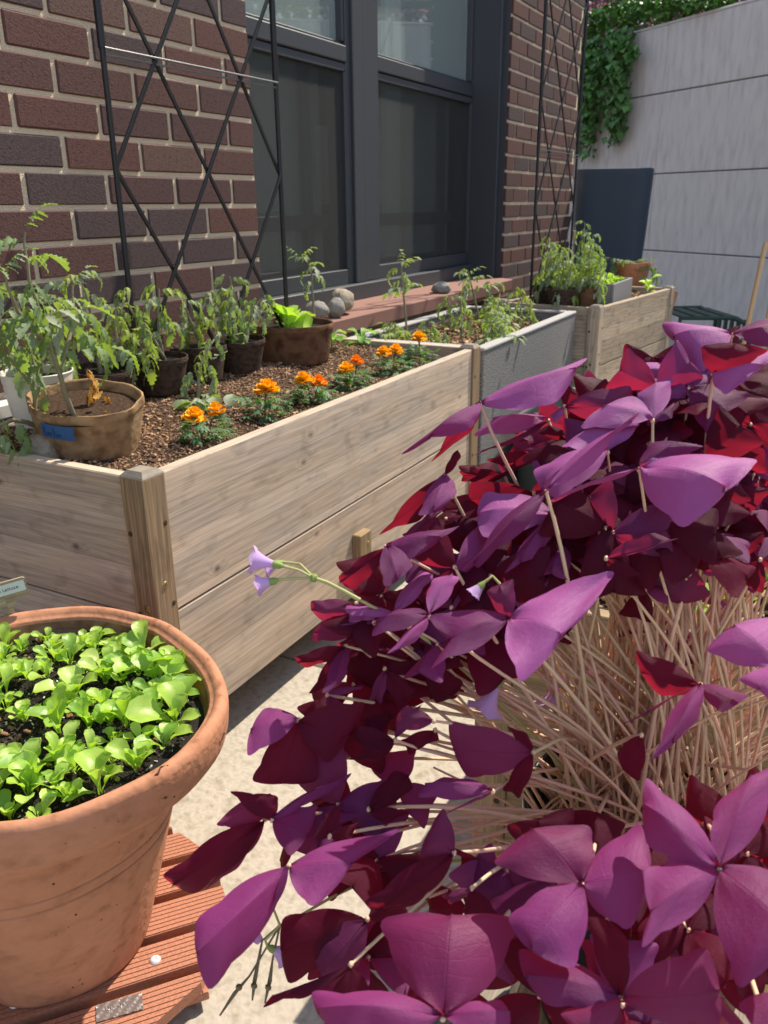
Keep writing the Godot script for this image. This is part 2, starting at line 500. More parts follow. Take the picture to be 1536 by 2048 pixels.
# ---------------------------------------------------------------- the place
func _ready() -> void:
	rng.seed = 20240611
	# camera
	var cam := Camera3D.new()
	cam.name = "camera"
	var fh := Vector3(cos(0.48904), 0, -sin(0.48904))      # 28.02 degrees off the wall
	var fwd := fh * cos(0.35727) - Vector3.UP * sin(0.35727)   # looking 20.47 degrees down
	cam.position = Vector3(0, 0.92, 1.363)
	cam.basis = Basis.looking_at(fwd, Vector3.UP) * Basis(Vector3(0, 0, 1), -0.0087)
	cam.fov = 63.65
	cam.near = 0.03
	cam.far = 120.0
	var attr := CameraAttributesPhysical.new()
	attr.frustum_focal_length = 19.35
	attr.frustum_focus_distance = 0.72
	attr.exposure_aperture = 13.0
	cam.attributes = attr
	add_child(cam, true)
	# sky
	var env := Environment.new()
	var sky := Sky.new()
	var pm := ProceduralSkyMaterial.new()
	pm.sky_top_color = Color(0.62, 0.70, 0.82)
	pm.sky_horizon_color = Color(0.90, 0.92, 0.94)
	pm.sky_curve = 0.16
	pm.ground_bottom_color = Color(0.30, 0.29, 0.27)
	pm.ground_horizon_color = Color(0.62, 0.64, 0.66)
	pm.sun_angle_max = 8.0
	sky.sky_material = pm
	env.background_mode = Environment.BG_SKY
	env.sky = sky
	env.background_energy_multiplier = 1.05
	env.tonemap_mode = Environment.TONE_MAPPER_LINEAR
	env.tonemap_exposure = 1.5
	env.sdfgi_enabled = true
	env.ssao_enabled = true
	env.ssil_enabled = true
	var we := WorldEnvironment.new()
	we.name = "world_environment"
	we.environment = env
	add_child(we, true)
	# sun
	var sun := DirectionalLight3D.new()
	sun.name = "sun"
	sun.light_color = Color(1.0, 0.955, 0.88)
	sun.light_energy = 1.6
	sun.light_angular_distance = 0.5
	sun.shadow_enabled = true
	sun.basis = Basis.looking_at(-SUN.normalized(), Vector3.UP)
	add_child(sun, true)

	make_materials()
	build_ground()
	build_brick_wall()
	build_window()
	build_retaining_wall()
	build_planters()
	build_trellises()
	build_back_corner()
	build_pot_and_caddy()
	build_bed_plants()
	build_oxalis()

# ---------------------------------------------------------------- ground
func build_ground() -> void:
	var b := MB.new()
	b.cube(Vector3(-30, -0.3, -40), Vector3(50, -0.03, 40), 0.0)
	setting(put("ground", b, M.earth))
	var pv := Node3D.new()
	pv.name = "pavement"
	add_child(pv, true)
	setting(pv)
	# slabs of poured concrete with tooled joints, along lines measured on the ground
	var xs := [-3.0, -1.4, 0.15, 1.29, 2.5, 3.7, 4.9, 6.1, 7.3, 8.6]
	var zs := [-1.2, 0.02, 1.2, 2.4, 3.6, 4.8]
	for i in xs.size() - 1:
		for j in zs.size() - 1:
			var s := MB.new()
			s.cube(Vector3(xs[i] + 0.003, -0.08, zs[j] + 0.003), Vector3(xs[i + 1] - 0.003, R(-0.001, 0.0), zs[j + 1] - 0.003), 0.006)
			put("slab", s, M.pave, pv)

# ---------------------------------------------------------------- brick wall
func build_brick_wall() -> void:
	var wall := thing("brick_wall", "dark brown brick house wall with pale mortar, on both sides of the window", "wall")
	var meshes := []
	for v in 4:
		var b := MB.new()
		b.box(Vector3(0.1965, 0.0565, 0.095), Transform3D.IDENTITY, 0.0016 + 0.0006 * v)
		meshes.append(b.mesh())
	var half := MB.new()
	half.box(Vector3(0.095, 0.0565, 0.095), Transform3D.IDENTITY, 0.002)
	var half_mesh := half.mesh()
	var joined := MB.new()
	var full := MB.new()
	full.box(Vector3(0.1965, 0.0565, 0.095), Transform3D.IDENTITY, 0.002)
	var course := 0.0667
	var sections := [[-2.4, 1.875, 0.85], [3.745, 4.81, 0.0]]   # from, to, singly from
	for k in range(0, 52):
		var y := 0.018 + course * k
		for sec in sections:
			var shift: float = 0.104 if k % 2 == 0 else 0.0
			# stretchers run from the jamb (left part) or from the corner (right part)
			var x: float = sec[1] if sec[0] < 0.0 else sec[0]
			var dirn := -1.0 if sec[0] < 0.0 else 1.0
			var first := true
			while true:
				var w := 0.1965
				if first and shift > 0.0:
					w = 0.095
				first = false
				var lim: float = (x - sec[0]) if dirn < 0.0 else (sec[1] - x)
				if lim < 0.04:
					break
				w = minf(w, lim)
				var c := Vector3(x + dirn * w * 0.5, y, -0.0475 + R(-0.0018, 0.0012))
				var bs := Basis.from_euler(Vector3(R(-0.006, 0.006), R(-0.004, 0.004), R(-0.006, 0.006)))
				var single: bool = c.x > sec[2] and y > (0.5 if sec[0] < 0.0 else 0.48) and y < 1.95
				if single:
					var m: Material = M["brick%d" % [0, 0, 1, 1, 2, 2, 3, 3, 0, 4][rng.randi() % 10]]
					var me = half_mesh if absf(w - 0.095) < 0.001 else meshes[rng.randi() % 4]
					if w < 0.19 and me != half_mesh:
						bs = bs.scaled(Vector3(w / 0.1965, 1, 1))
					put("brick", me, m, wall, Transform3D(bs, c))
				else:
					joined.add(full, Transform3D(bs.scaled(Vector3(w / 0.1965, 1, 1)), c))
				x += dirn * (w + 0.0115)
	# below the sill and above the window
	for k in range(0, 52):
		var y := 0.018 + course * k
		if y < 0.52 or y > 2.45:
			var x := 1.885 + (0.104 if k % 2 == 0 else 0.0)
			while x < 3.55:
				joined.add(full, Transform3D(Basis.IDENTITY, Vector3(x + 0.098, y, -0.0475)))
				x += 0.208
	var jm := put("brick", joined, M.brick0, wall)
	jm.set_meta("kind", "stuff")
	var mo := MB.new()
	mo.cube(Vector3(-2.45, -0.02, -0.2), Vector3(1.8735, 3.48, -0.0045), 0.0)
	mo.cube(Vector3(3.7465, -0.02, -0.2), Vector3(4.806, 3.48, -0.0045), 0.0)
	mo.cube(Vector3(1.8735, -0.02, -0.2), Vector3(3.7465, 0.55, -0.0045), 0.0)
	mo.cube(Vector3(1.8735, 2.43, -0.2), Vector3(3.7465, 3.48, -0.0045), 0.0)
	put("mortar", mo, M.mortar, wall)
	# the return of the wall past its far corner
	var ret := MB.new()
	ret.cube(Vector3(4.70, 0.0, -4.0), Vector3(4.80, 3.48, -0.11), 0.0)
	put("return_wall", ret, M.brick1, wall)
	var cop := MB.new()
	cop.cube(Vector3(-2.5, 3.482, -0.3), Vector3(4.85, 3.55, 0.03), 0.006)
	put("coping", cop, M.sill, wall)
	# ledge at the foot of the wall
	var l := MB.new()
	l.cube(Vector3(-1.2, 0.548, -0.004), Vector3(1.90, 0.578, 0.034), 0.004)
	tag(put("wall_ledge", l, M.ledge), "pale ledge strip along the foot of the brick wall behind the potted tomatoes", "ledge")

# ---------------------------------------------------------------- window
func build_window() -> void:
	var w := thing("window", "dark grey metal double window with lower insect screens in the brick wall", "window")
	var z := -0.16
	var f := MB.new()   # outer frame and jamb linings
	f.cube(Vector3(1.876, 0.60, -0.24), Vector3(1.93, 2.42, -0.05), 0.003)
	f.cube(Vector3(3.715, 0.60, -0.24), Vector3(3.744, 2.42, -0.035), 0.003)
	f.cube(Vector3(1.931, 2.34, -0.24), Vector3(3.714, 2.42, -0.05), 0.003)
	f.cube(Vector3(1.931, 0.60, -0.24), Vector3(3.714, 0.655, -0.125), 0.003)
	put("frame", f, M.frame, w)
	var lip := MB.new()   # bright arris of the right jamb
	lip.cube(Vector3(3.7445, 0.6, -0.05), Vector3(3.752, 2.42, -0.01), 0.002)
	put("jamb_trim", lip, M.frame, w)
	var mu := MB.new()
	mu.cube(Vector3(2.652, 0.656, -0.24), Vector3(2.722, 2.338, z + 0.012), 0.003)
	mu.cube(Vector3(2.728, 0.656, -0.24), Vector3(2.838, 2.338, z + 0.006), 0.003)
	mu.cube(Vector3(2.722, 0.656, -0.24), Vector3(2.728, 2.338, z - 0.008), 0.0)
	mu.cube(Vector3(2.624, 0.656, -0.24), Vector3(2.6515, 2.338, z), 0.002)
	put("mullion", mu, M.frame, w)
	for s in [[1.931, 2.6235], [2.8385, 3.714]]:
		var x0: float = s[0]
		var x1: float = s[1]
		var up := MB.new()    # upper sash: bottom rail
		up.cube(Vector3(x0, 1.352, -0.235), Vector3(x1, 1.40, z + 0.004), 0.003)
		up.cube(Vector3(x0, 1.4005, -0.235), Vector3(x1, 1.412, z - 0.012), 0.002)
		put("upper_sash_rail", up, M.frame, w)
		var st := MB.new()
		st.cube(Vector3(x0, 1.4125, -0.235), Vector3(x0 + 0.012, 2.339, z - 0.004), 0.002)
		st.cube(Vector3(x1 - 0.012, 1.4125, -0.235), Vector3(x1, 2.339, z - 0.004), 0.002)
		put("upper_sash_stile", st, M.frame, w)
		var g := MB.new()
		g.cube(Vector3(x0 + 0.0125, 1.413, z - 0.034), Vector3(x1 - 0.0125, 2.338, z - 0.028), 0.0)
		put("upper_pane", g, M.glass, w)
		var sf := MB.new()    # screen frame of the lower half
		sf.cube(Vector3(x0, 1.325, -0.2), Vector3(x1, 1.349, z - 0.001), 0.002)
		sf.cube(Vector3(x0, 0.656, -0.2), Vector3(x1, 0.705, z - 0.001), 0.002)
		sf.cube(Vector3(x0, 0.7055, -0.2), Vector3(x0 + 0.012, 1.3245, z - 0.001), 0.002)
		sf.cube(Vector3(x1 - 0.012, 0.7055, -0.2), Vector3(x1, 1.3245, z - 0.001), 0.002)
		put("screen_frame", sf, M.frame, w)
		var sc := MB.new()
		sc.cube(Vector3(x0 + 0.0125, 0.706, z - 0.014), Vector3(x1 - 0.0125, 1.3245, z - 0.0125), 0.0)
		put("insect_screen", sc, M.screen, w)
		var inner := MB.new()   # the inner sash behind the screen
		inner.cube(Vector3(x0, 0.84, -0.30), Vector3(x1, 0.885, -0.245), 0.002)
		inner.cube(Vector3(x0, 0.656, -0.30), Vector3(x1, 0.715, -0.245), 0.002)
		inner.cube(Vector3(x0, 0.7155, -0.30), Vector3(x0 + 0.04, 1.36, -0.245), 0.002)
		inner.cube(Vector3(x1 - 0.13, 0.7155, -0.30), Vector3(x1 - 0.09, 1.36, -0.245), 0.002)
		put("inner_sash", inner, M.frame, w)
		var lp := MB.new()
		lp.cube(Vector3(x0, 0.716, -0.275), Vector3(x1, 1.36, -0.269), 0.0)
		put("lower_pane", lp, M.glass, w)
	var sh := MB.new()    # roller shade inside the left half
	sh.cube(Vector3(1.96, 0.90, -0.40), Vector3(2.56, 2.40, -0.395), 0.0)
	put("roller_shade", sh, M.shade, w)
	var sh2 := MB.new()
	sh2.cube(Vector3(2.9, 0.92, -0.46), Vector3(3.5, 1.2, -0.455), 0.0)
	sh2.cube(Vector3(3.36, 0.7, -0.42), Vector3(3.5, 2.2, -0.40), 0.0)
	put("room_blind", sh2, M.shade, w)
	var bx := MB.new()
	bx.cube(Vector3(2.05, 0.70, -0.55), Vector3(2.72, 0.86, -0.40), 0.004)
	bx.cube(Vector3(3.1, 0.70, -0.62), Vector3(3.75, 0.83, -0.52), 0.004)
	put("inner_sill", bx, M.beige, w)
	var bb := MB.new()
	bb.cube(Vector3(3.05, 0.72, -0.44), Vector3(3.22, 0.80, -0.40), 0.004)
	put("box_inside", bb, M.bluebox, w)
	var room := MB.new()   # the dim room behind
	room.cube(Vector3(1.7, 0.3, -2.6), Vector3(4.4, 0.4, -0.245), 0.0)  # light painted in: upper leaves get sunlit lavender, lower ones shaded purple
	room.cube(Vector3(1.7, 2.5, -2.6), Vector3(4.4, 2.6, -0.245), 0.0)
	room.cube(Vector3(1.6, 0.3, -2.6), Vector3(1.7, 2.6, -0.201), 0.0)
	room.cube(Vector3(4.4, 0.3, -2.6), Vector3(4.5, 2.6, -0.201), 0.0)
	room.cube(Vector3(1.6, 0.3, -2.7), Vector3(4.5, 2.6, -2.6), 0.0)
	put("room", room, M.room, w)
	var s := MB.new()
	s.box(Vector3(1.868, 0.05, 0.175), Transform3D(Basis(Vector3.RIGHT, 0.06), Vector3(2.81, 0.572, -0.038)), 0.004)
	tag(put("window_sill", s, M.sill), "sloping reddish brown stone sill under the dark double window", "window sill")
	# stones lying on the sill
	var rocks := [[2.30, 0.607, -0.005, 0.048, 0.036, "rock", "round tan cobble on the window sill, the biggest of its stones"], [2.14, 0.60, 0.0, 0.038, 0.028, "rock_grey", "pale flat stone on the window sill behind the lettuce bag"], [2.22, 0.598, 0.022, 0.03, 0.03, "rock_grey", "upright little stone on the sill left of the round cobble"], [3.02, 0.592, 0.015, 0.038, 0.024, "rock_grey", "grey stone on the far end of the window sill"]]
	for r in rocks:
		tag(put("stone", rock_mesh(r[3], r[4], int(r[0] * 100)), M[r[5]], self, Transform3D(Basis(Vector3.UP, r[0] * 7.0), Vector3(r[0], r[1] + r[4] * 0.8, r[2]))), r[6], "stone", "stones on the window sill")

func rock_mesh(rx: float, ry: float, sd: int) -> MB:
	var f := FastNoiseLite.new()
	f.seed = sd
	f.frequency = 0.9
	var rows := []
	for i in 25:
		var a := TAU * (i % 24) / 24.0
		var row := []
		for j in 15:
			var e := PI * j / 14.0 - PI * 0.5
			var d := Vector3(cos(e) * cos(a), sin(e), cos(e) * sin(a))
			var k := 1.0 + 0.22 * f.get_noise_3dv(d * 1.3) + 0.06 * f.get_noise_3dv(d * 5.0)
			row.append(Vector3(d.x * rx, d.y * ry, d.z * rx * 0.8) * k)
		rows.append(row)
	var b := MB.new()
	b.grid(rows)
	return b

# ---------------------------------------------------------------- the concrete retaining wall, its fence and what grows there
func wall_point(s: float, y: float, off := 0.0) -> Vector3:   # along the face; off is behind it
	return Vector3(6.537 + 0.618 * s + 0.786 * off, y, 0.504 - 0.786 * s + 0.618 * off)

func build_retaining_wall() -> void:
	var turn := atan2(0.786, 0.618)    # local +x runs along the wall, local -z behind it
	var bs := Basis(Vector3.UP, turn)
	var w := thing("retaining_wall", "tall grey concrete retaining wall cast in wide panels at the end of the courtyard", "wall")
	var ys := [-0.05, 0.565, 1.114, 1.663, 2.105]
	var ss := [-8.0, -6.2, -4.4, -2.6, -1.0, 0.61, 2.3, 4.2]
	for i in ss.size() - 1:
		for j in ys.size() - 1:
			var b := MB.new()
			var gap := 0.0045
			var sgap := 0.0015
			b.box(Vector3(ss[i + 1] - ss[i] - sgap * 2.0, ys[j + 1] - ys[j] - gap * 2.0, 0.05), Transform3D.IDENTITY, 0.004)
			put("panel", b, M.conc, w, Transform3D(bs, wall_point((ss[i] + ss[i + 1]) * 0.5, (ys[j] + ys[j + 1]) * 0.5, 0.025 + R(-0.001, 0.001))))
	var core := MB.new()
	core.box(Vector3(12.18, 2.13, 0.24), Transform3D.IDENTITY, 0.004)
	put("core", core, M.joint, w, Transform3D(bs, wall_point(-1.9, 1.035, 0.128)))
	var cap := MB.new()
	cap.box(Vector3(12.2, 0.02, 0.255), Transform3D.IDENTITY, 0.006)
	put("cap", cap, M.conc, w, Transform3D(bs, wall_point(-1.9, 2.112, 0.126)))
	# terrace behind
	var te := MB.new()
	te.box(Vector3(14.0, 2.0, 6.0), Transform3D.IDENTITY, 0.0)
	setting(put("terrace", te, M.earth, self, Transform3D(bs, wall_point(-1.9, 1.0, 3.26))))
	# fence
	var fe := thing("fence", "dark grey steel fence with wire mesh on top of the concrete wall", "fence")
	var posts := [-8.0, -6.0, -4.0, -2.0, -0.02, 1.28, 3.0, 4.2]
	for s in posts:
		var p := MB.new()
		p.box(Vector3(0.06, 1.3, 0.05), Transform3D.IDENTITY, 0.004)
		put("post", p, M.frame_dark, fe, Transform3D(bs, wall_point(s, 2.75, 0.2)))
	for y in [2.27, 3.3]:
		var r := MB.new()
		r.box(Vector3(12.2, 0.05, 0.035), Transform3D.IDENTITY, 0.003)
		put("rail", r, M.frame_dark, fe, Transform3D(bs, wall_point(-1.9, y, 0.2)))
	var wire := MB.new()
	var s := -7.9
	while s < 4.1:
		wire.box(Vector3(0.005, 1.0, 0.005), Transform3D(Basis.IDENTITY, Vector3(s + 1.9, 0, 0)), 0.0)
		s += 0.05
	for k in 20:
		wire.box(Vector3(12.1, 0.005, 0.005), Transform3D(Basis.IDENTITY, Vector3(0, -0.48 + k * 0.05, 0.006)), 0.0)
	put("wire_mesh", wire, M.frame_dark, fe, Transform3D(bs, wall_point(-1.9, 2.785, 0.2)))
	# leaf for ivy and shrubs
	var lf := MB.new()
	lf.grid([[Vector3(0, 0, 0), Vector3(0, 0.1, 0.9), Vector3(0, 0, 1.0)], [Vector3(0, 0, 0), Vector3(0.5, 0.22, 0.35), Vector3(0, 0, 1.0)]], Vector2.ONE, Vector3.UP)
	lf.grid([[Vector3(0, 0, 0), Vector3(0, 0.1, 0.9), Vector3(0, 0, 1.0)], [Vector3(0, 0, 0), Vector3(-0.5, 0.22, 0.35), Vector3(0, 0, 1.0)]], Vector2.ONE, Vector3.UP)
	var lm := lf.mesh()
	# hanging ivy: a curtain near the brick corner, thinning strands to the right
	var iv := thing("ivy", "dark green ivy hanging over the concrete wall beside the brick corner", "ivy")
	var xfs := []
	var cols := []
	var strands := []
	for k in 44:
		var st := R(0.92, 2.2)
		if k > 37:
			st = R(0.98, 1.06)
		var ln := lerpf(0.25, 1.02, clampf((st - 0.92) / 0.5, 0.0, 1.0)) * R(0.45, 1.0)
		if k > 37:
			ln = R(0.55, 0.8)
		strands.append([st, ln])
	for q in strands:
		var pts := []
		var s0: float = q[0]
		for i in 9:
			pts.append(wall_point(s0 + 0.05 * sin(i * 0.8 + s0 * 20.0), 2.13 - q[1] * i / 8.0, -0.015 - 0.05 * sin(PI * minf(1.0, i / 7.0 + 0.1))))
		var stm := MB.new()
		stm.tube(pts, [0.004, 0.003], 4)
		put("vine", stm, M.tom_stem, iv)
		for i in int(90.0 * q[1]) + 8:
			var u := R(0.0, 8.0)
			var a: Vector3 = pts[int(u)].lerp(pts[mini(int(u) + 1, 8)], fposmod(u, 1.0))
			a += Vector3(R(-0.045, 0.045), R(-0.03, 0.03), R(-0.045, 0.045)) - Vector3(0.786, 0, 0.618) * R(0.0, 0.07)
			xfs.append(Transform3D(spin(Vector3(R(0.5, 1.6), turn + PI + R(-1.2, 1.2), R(-0.5, 0.5)), R(0.035, 0.075)), a))
			var t := R(0.7, 1.7)
			cols.append(Color(t, t * R(0.9, 1.1), t))
	for i in 1700:   # the mound of leaves on top of the wall
		var st := R(0.15, 2.4)
		var hh := lerpf(0.07, 0.24, clampf((st - 0.1) / 0.9, 0.0, 1.0))
		var a := wall_point(st, 2.12 + hh * sqrt(rng.randf()), R(-0.06, 0.2))
		xfs.append(Transform3D(spin(Vector3(R(-0.4, 1.2), R(0, TAU), R(-0.5, 0.5)), R(0.03, 0.065)), a))
		var t := R(0.7, 1.7)
		cols.append(Color(t * R(0.9, 1.3), t, t * 0.9))
	stuff("foliage", lm, M.ivy, xfs, iv, cols)
	# flowering shrubs on the terrace behind the fence
	var sh_leaf := mat(Color.WHITE, 0.6, {"vcol": true, "back": lin(0.25, 0.3, 0.2)})
	for k in 9:
		var s0 := -7.4 + k * 1.35
		var kind: String = ["yellow green", "yellow green", "yellow green", "yellow green", "yellow green", "mixed pink and yellow", "mixed pink and yellow", "pink flowering", "green"][k]
		var where: String = ["far along the wall out to the right", "behind the fence at the sunny right stretch", "second from the right end of the fence", "behind the right half of the fence", "right of the wide fence post", "behind the middle fence posts", "left of the middle fence post", "behind the ivy mound", "at the left end behind the ivy"][k]
		var bsh := thing("shrub", kind + " shrub on the terrace " + where, "shrub", wall_point(s0, 2.0, 0.75), 0.0, "shrubs behind the fence")
		var xf := []
		var cl := []
		for i in 2200:
			var p := Vector3(R(-1, 1), R(0, 1), R(-1, 1))
			if p.length() > 1.15:
				continue
			var q := bs * Vector3(p.x * 0.85, p.y * (0.95 + 0.4 * sin(k * 2.1)), p.z * 0.42)
			xf.append(Transform3D(spin(Vector3(R(-1, 1), R(0, TAU), R(-1, 1)), R(0.035, 0.085)), q))
			var z := rng.randf()
			if kind.begins_with("pink") or kind.begins_with("mixed"):
				cl.append(Color(0.75, 0.30, 0.48) if z < 0.55 else (Color(0.5, 0.42, 0.08) if z < 0.6 and kind.begins_with("mixed") else Color(0.17, 0.12, 0.08)))
			else:
				cl.append(Color(0.40, 0.42, 0.08) if z < 0.6 else Color(0.10, 0.18, 0.05))
		stuff("foliage", lm, sh_leaf, xf, bsh, cl)
		for i in 7:
			var b := MB.new()
			var tp := bs * Vector3(R(-0.6, 0.6), R(0.5, 1.0), R(-0.2, 0.2))
			b.tube([Vector3(tp.x * 0.2, 0, tp.z * 0.2), tp * 0.5 + Vector3(0, 0.06, 0), tp], [0.012, 0.008, 0.004], 5)
			put("stem", b, M.withered, bsh)

	# the hedge that closes the view above the wall
	var hg := thing("hedge", "tall hedge with pinkish blossom closing the view behind the fence", "hedge", wall_point(-1.9, 2.0, 1.7))
	var hx := []
	var hc := []
	for i in 9000:
		var a := R(-6.0, 6.0)
		var q := bs * Vector3(a, R(0.0, 1.5 + 0.2 * sin(a * 2.0) + 0.12 * sin(a * 5.0)), R(-0.35, 0.35))
		hx.append(Transform3D(spin(Vector3(R(-1, 1), R(0, TAU), R(-1, 1)), R(0.06, 0.12)), q))
		var z := rng.randf()
		if a > 1.2:
			hc.append(Color(0.55, 0.25, 0.36) if z < 0.35 else (Color(0.30, 0.24, 0.2) if z < 0.7 else Color(0.14, 0.14, 0.07)))
		else:
			hc.append(Color(0.34, 0.32, 0.07) if z < 0.4 else (Color(0.10, 0.15, 0.05) if z < 0.85 else Color(0.2, 0.15, 0.1)))
	stuff("foliage", lm, sh_leaf, hx, hg, hc)
	for i in 14:
		var b := MB.new()
		var q := bs * Vector3(-5.6 + i * 0.86, 0, R(-0.1, 0.1))
		b.tube([q, q + Vector3(R(-0.05, 0.05), 0.6, 0), q + Vector3(R(-0.1, 0.1), 1.2, 0)], [0.03, 0.024, 0.014], 6)
		put("stem", b, M.withered, hg)

# ---------------------------------------------------------------- planters
func build_box_planter(o: Node3D, lx: float, lz: float, hy: float, gap: float, boards: Array, mats: Array, post_m: Material, holes := true) -> void:
	# local frame: x along the long front (front at z = 0, back at z = -lz); boards: heights of the joints from top to bottom
	var pw := 0.047
	for ix in 2:
		for iz in 2:
			var b := MB.new()
			var x0 := 0.0 if ix == 0 else lx - pw
			var z0 := -pw if iz == 0 else -lz
			b.cube(Vector3(x0, 0, z0), Vector3(x0 + pw, hy - 0.009, z0 + pw), 0.002, Vector2(R(0, 1), R(0, 1)))
			# chamfered head
			var rows := []
			for q in [[0.0, -0.0095], [0.0008, -0.0085], [0.0085, -0.0006], [0.0095, 0.0], [0.0235, 0.0]]:
				var i: float = q[0]
				rows.append([Vector3(x0 + i, hy + q[1], z0 + i), Vector3(x0 + pw - i, hy + q[1], z0 + i), Vector3(x0 + pw - i, hy + q[1], z0 + pw - i), Vector3(x0 + i, hy + q[1], z0 + pw - i), Vector3(x0 + i, hy + q[1], z0 + i)])
			var hd := MB.new()
			for r in 3:
				for e in 4:
					var a: Vector3 = rows[r][e]
					var c: Vector3 = rows[r + 1][e + 1]
					hd.quad(a, rows[r][e + 1], c, rows[r + 1][e], ((a + rows[r][e + 1]) * 0.5 - Vector3(x0 + pw * 0.5, hy - 0.03, z0 + pw * 0.5)).normalized(), Vector2(0, 0), Vector2(0.05, 0), Vector2(0.05, 0.01), Vector2(0, 0.01))
			hd.quad(rows[2][0], rows[2][1], rows[2][2], rows[2][3], Vector3.UP, Vector2(0, 0), Vector2(0.03, 0), Vector2(0.03, 0.03), Vector2(0, 0.03))
			var post := put("post", b, post_m, o)
			put("post_head", hd, M.greywood, post)
			if holes and iz == 0:
				for y in [0.47, 0.335, 0.245, 0.12]:
					for sd in 2:
						var h := MB.new()
						h.lathe([[0.0, 0.0008], [0.0028, 0.0009], [0.0045, 0.0002], [0.0045, -0.001]], 10)
						var at := Vector3(x0 + (0.037 if ix == 0 else 0.010), hy - 0.557 + y, z0 + pw) if sd == 0 else Vector3(x0 if ix == 0 else x0 + pw, hy - 0.557 + y - 0.012, z0 + 0.010)
						var nb := Basis(Vector3.RIGHT, PI / 2) if sd == 0 else Basis(Vector3.BACK, PI / 2 if ix == 0 else -PI / 2)
						put("screw_hole", h, M.hole, post, Transform3D(nb, at))
				for sd in 2:
					var h := MB.new()
					h.lathe([[0.0, 0.0022], [0.003, 0.002], [0.0058, 0.0008], [0.0062, -0.001]], 14)
					var at := Vector3(x0 + 0.023, hy - 0.557 + (0.372 if sd == 0 else 0.0), z0 + pw) if sd == 0 else Vector3(x0 if ix == 0 else x0 + pw, hy - 0.557 + 0.335, z0 + 0.026)
					var nb := Basis(Vector3.RIGHT, PI / 2) if sd == 0 else Basis(Vector3.BACK, PI / 2 if ix == 0 else -PI / 2)
					put("screw", h, M.screw, post, Transform3D(nb, at))
	for k in boards.size() - 1:
		var yt: float = boards[k]
		var yb: float = boards[k + 1] + 0.003
		var fr := MB.new()
		fr.cube(Vector3(pw + 0.001, yb, -0.029), Vector3(lx - pw - 0.001, yt, -0.007), 0.002, Vector2(R(0, 1), R(0, 0.2)))
		put("plank", fr, mats[k % mats.size()], o)
		var bk := MB.new()
		bk.cube(Vector3(pw + 0.001, yb, -lz + 0.007), Vector3(lx - pw - 0.001, yt, -lz + 0.029), 0.002, Vector2(R(0, 1), R(0, 0.2)))
		put("plank", bk, mats[k % mats.size()], o)
		for e in 2:
			var x0 := 0.007 if e == 0 else lx - 0.029
			var en := MB.new()
			en.cube(Vector3(x0, yb, -lz + pw + 0.001), Vector3(x0 + 0.022, yt, -pw - 0.001), 0.002, Vector2(R(0, 1), R(0, 0.2)))
			put("plank", en, mats[(k + 1) % mats.size()], o)

func soil_grid(x0: float, x1: float, z0: float, z1: float, fn: Callable, nx := 40, nz := 24) -> MB:
	var rows := []
	for i in nx + 1:
		var row := []
		for j in nz + 1:
			var x := lerpf(x0, x1, float(i) / nx)
			var z := lerpf(z0, z1, float(j) / nz)
			row.append(Vector3(x, fn.call(x, z), z))
		rows.append(row)
	var b := MB.new()
	b.grid(rows, Vector2.ONE, Vector3.UP)
	return b

func chip_mesh() -> ArrayMesh:
	var b := MB.new()
	b.box(Vector3(1.0, 0.35, 0.6), Transform3D(Basis.IDENTITY, Vector3.ZERO), 0.1)
	return b.mesh()

func p1_soil(x: float, z: float) -> float:
	return 0.517 + 0.032 * smoothstep(0.42, 0.13, z) + 0.006 * sin(x * 23.0 + z * 11.0) * sin(z * 31.0 - x * 7.0) - 0.012 * smoothstep(1.6, 2.1, x)

func scatter(parent: Node, nm: String, n: int, x0: float, x1: float, z0: float, z1: float, fn: Callable, sz: Vector2, cols: Array) -> void:
	var xfs := []
	var cl := []
	for i in n:
		var x := R(x0, x1)
		var z := R(z0, z1)
		var s := R(sz.x, sz.y) * (1.0 if rng.randf() < 0.85 else 1.7)
		xfs.append(Transform3D(spin(Vector3(R(-0.6, 0.6), R(0, TAU), R(-0.6, 0.6))).scaled(Vector3.ONE * s), Vector3(x, fn.call(x, z) + s * R(-0.1, 0.5), z)))
		var c: Color = cols[rng.randi() % cols.size()]
		var t := R(0.6, 1.25)
		cl.append(Color(c.r * t, c.g * t, c.b * t))
	stuff(nm, chip_mesh(), M.chip, xfs, parent, cl)

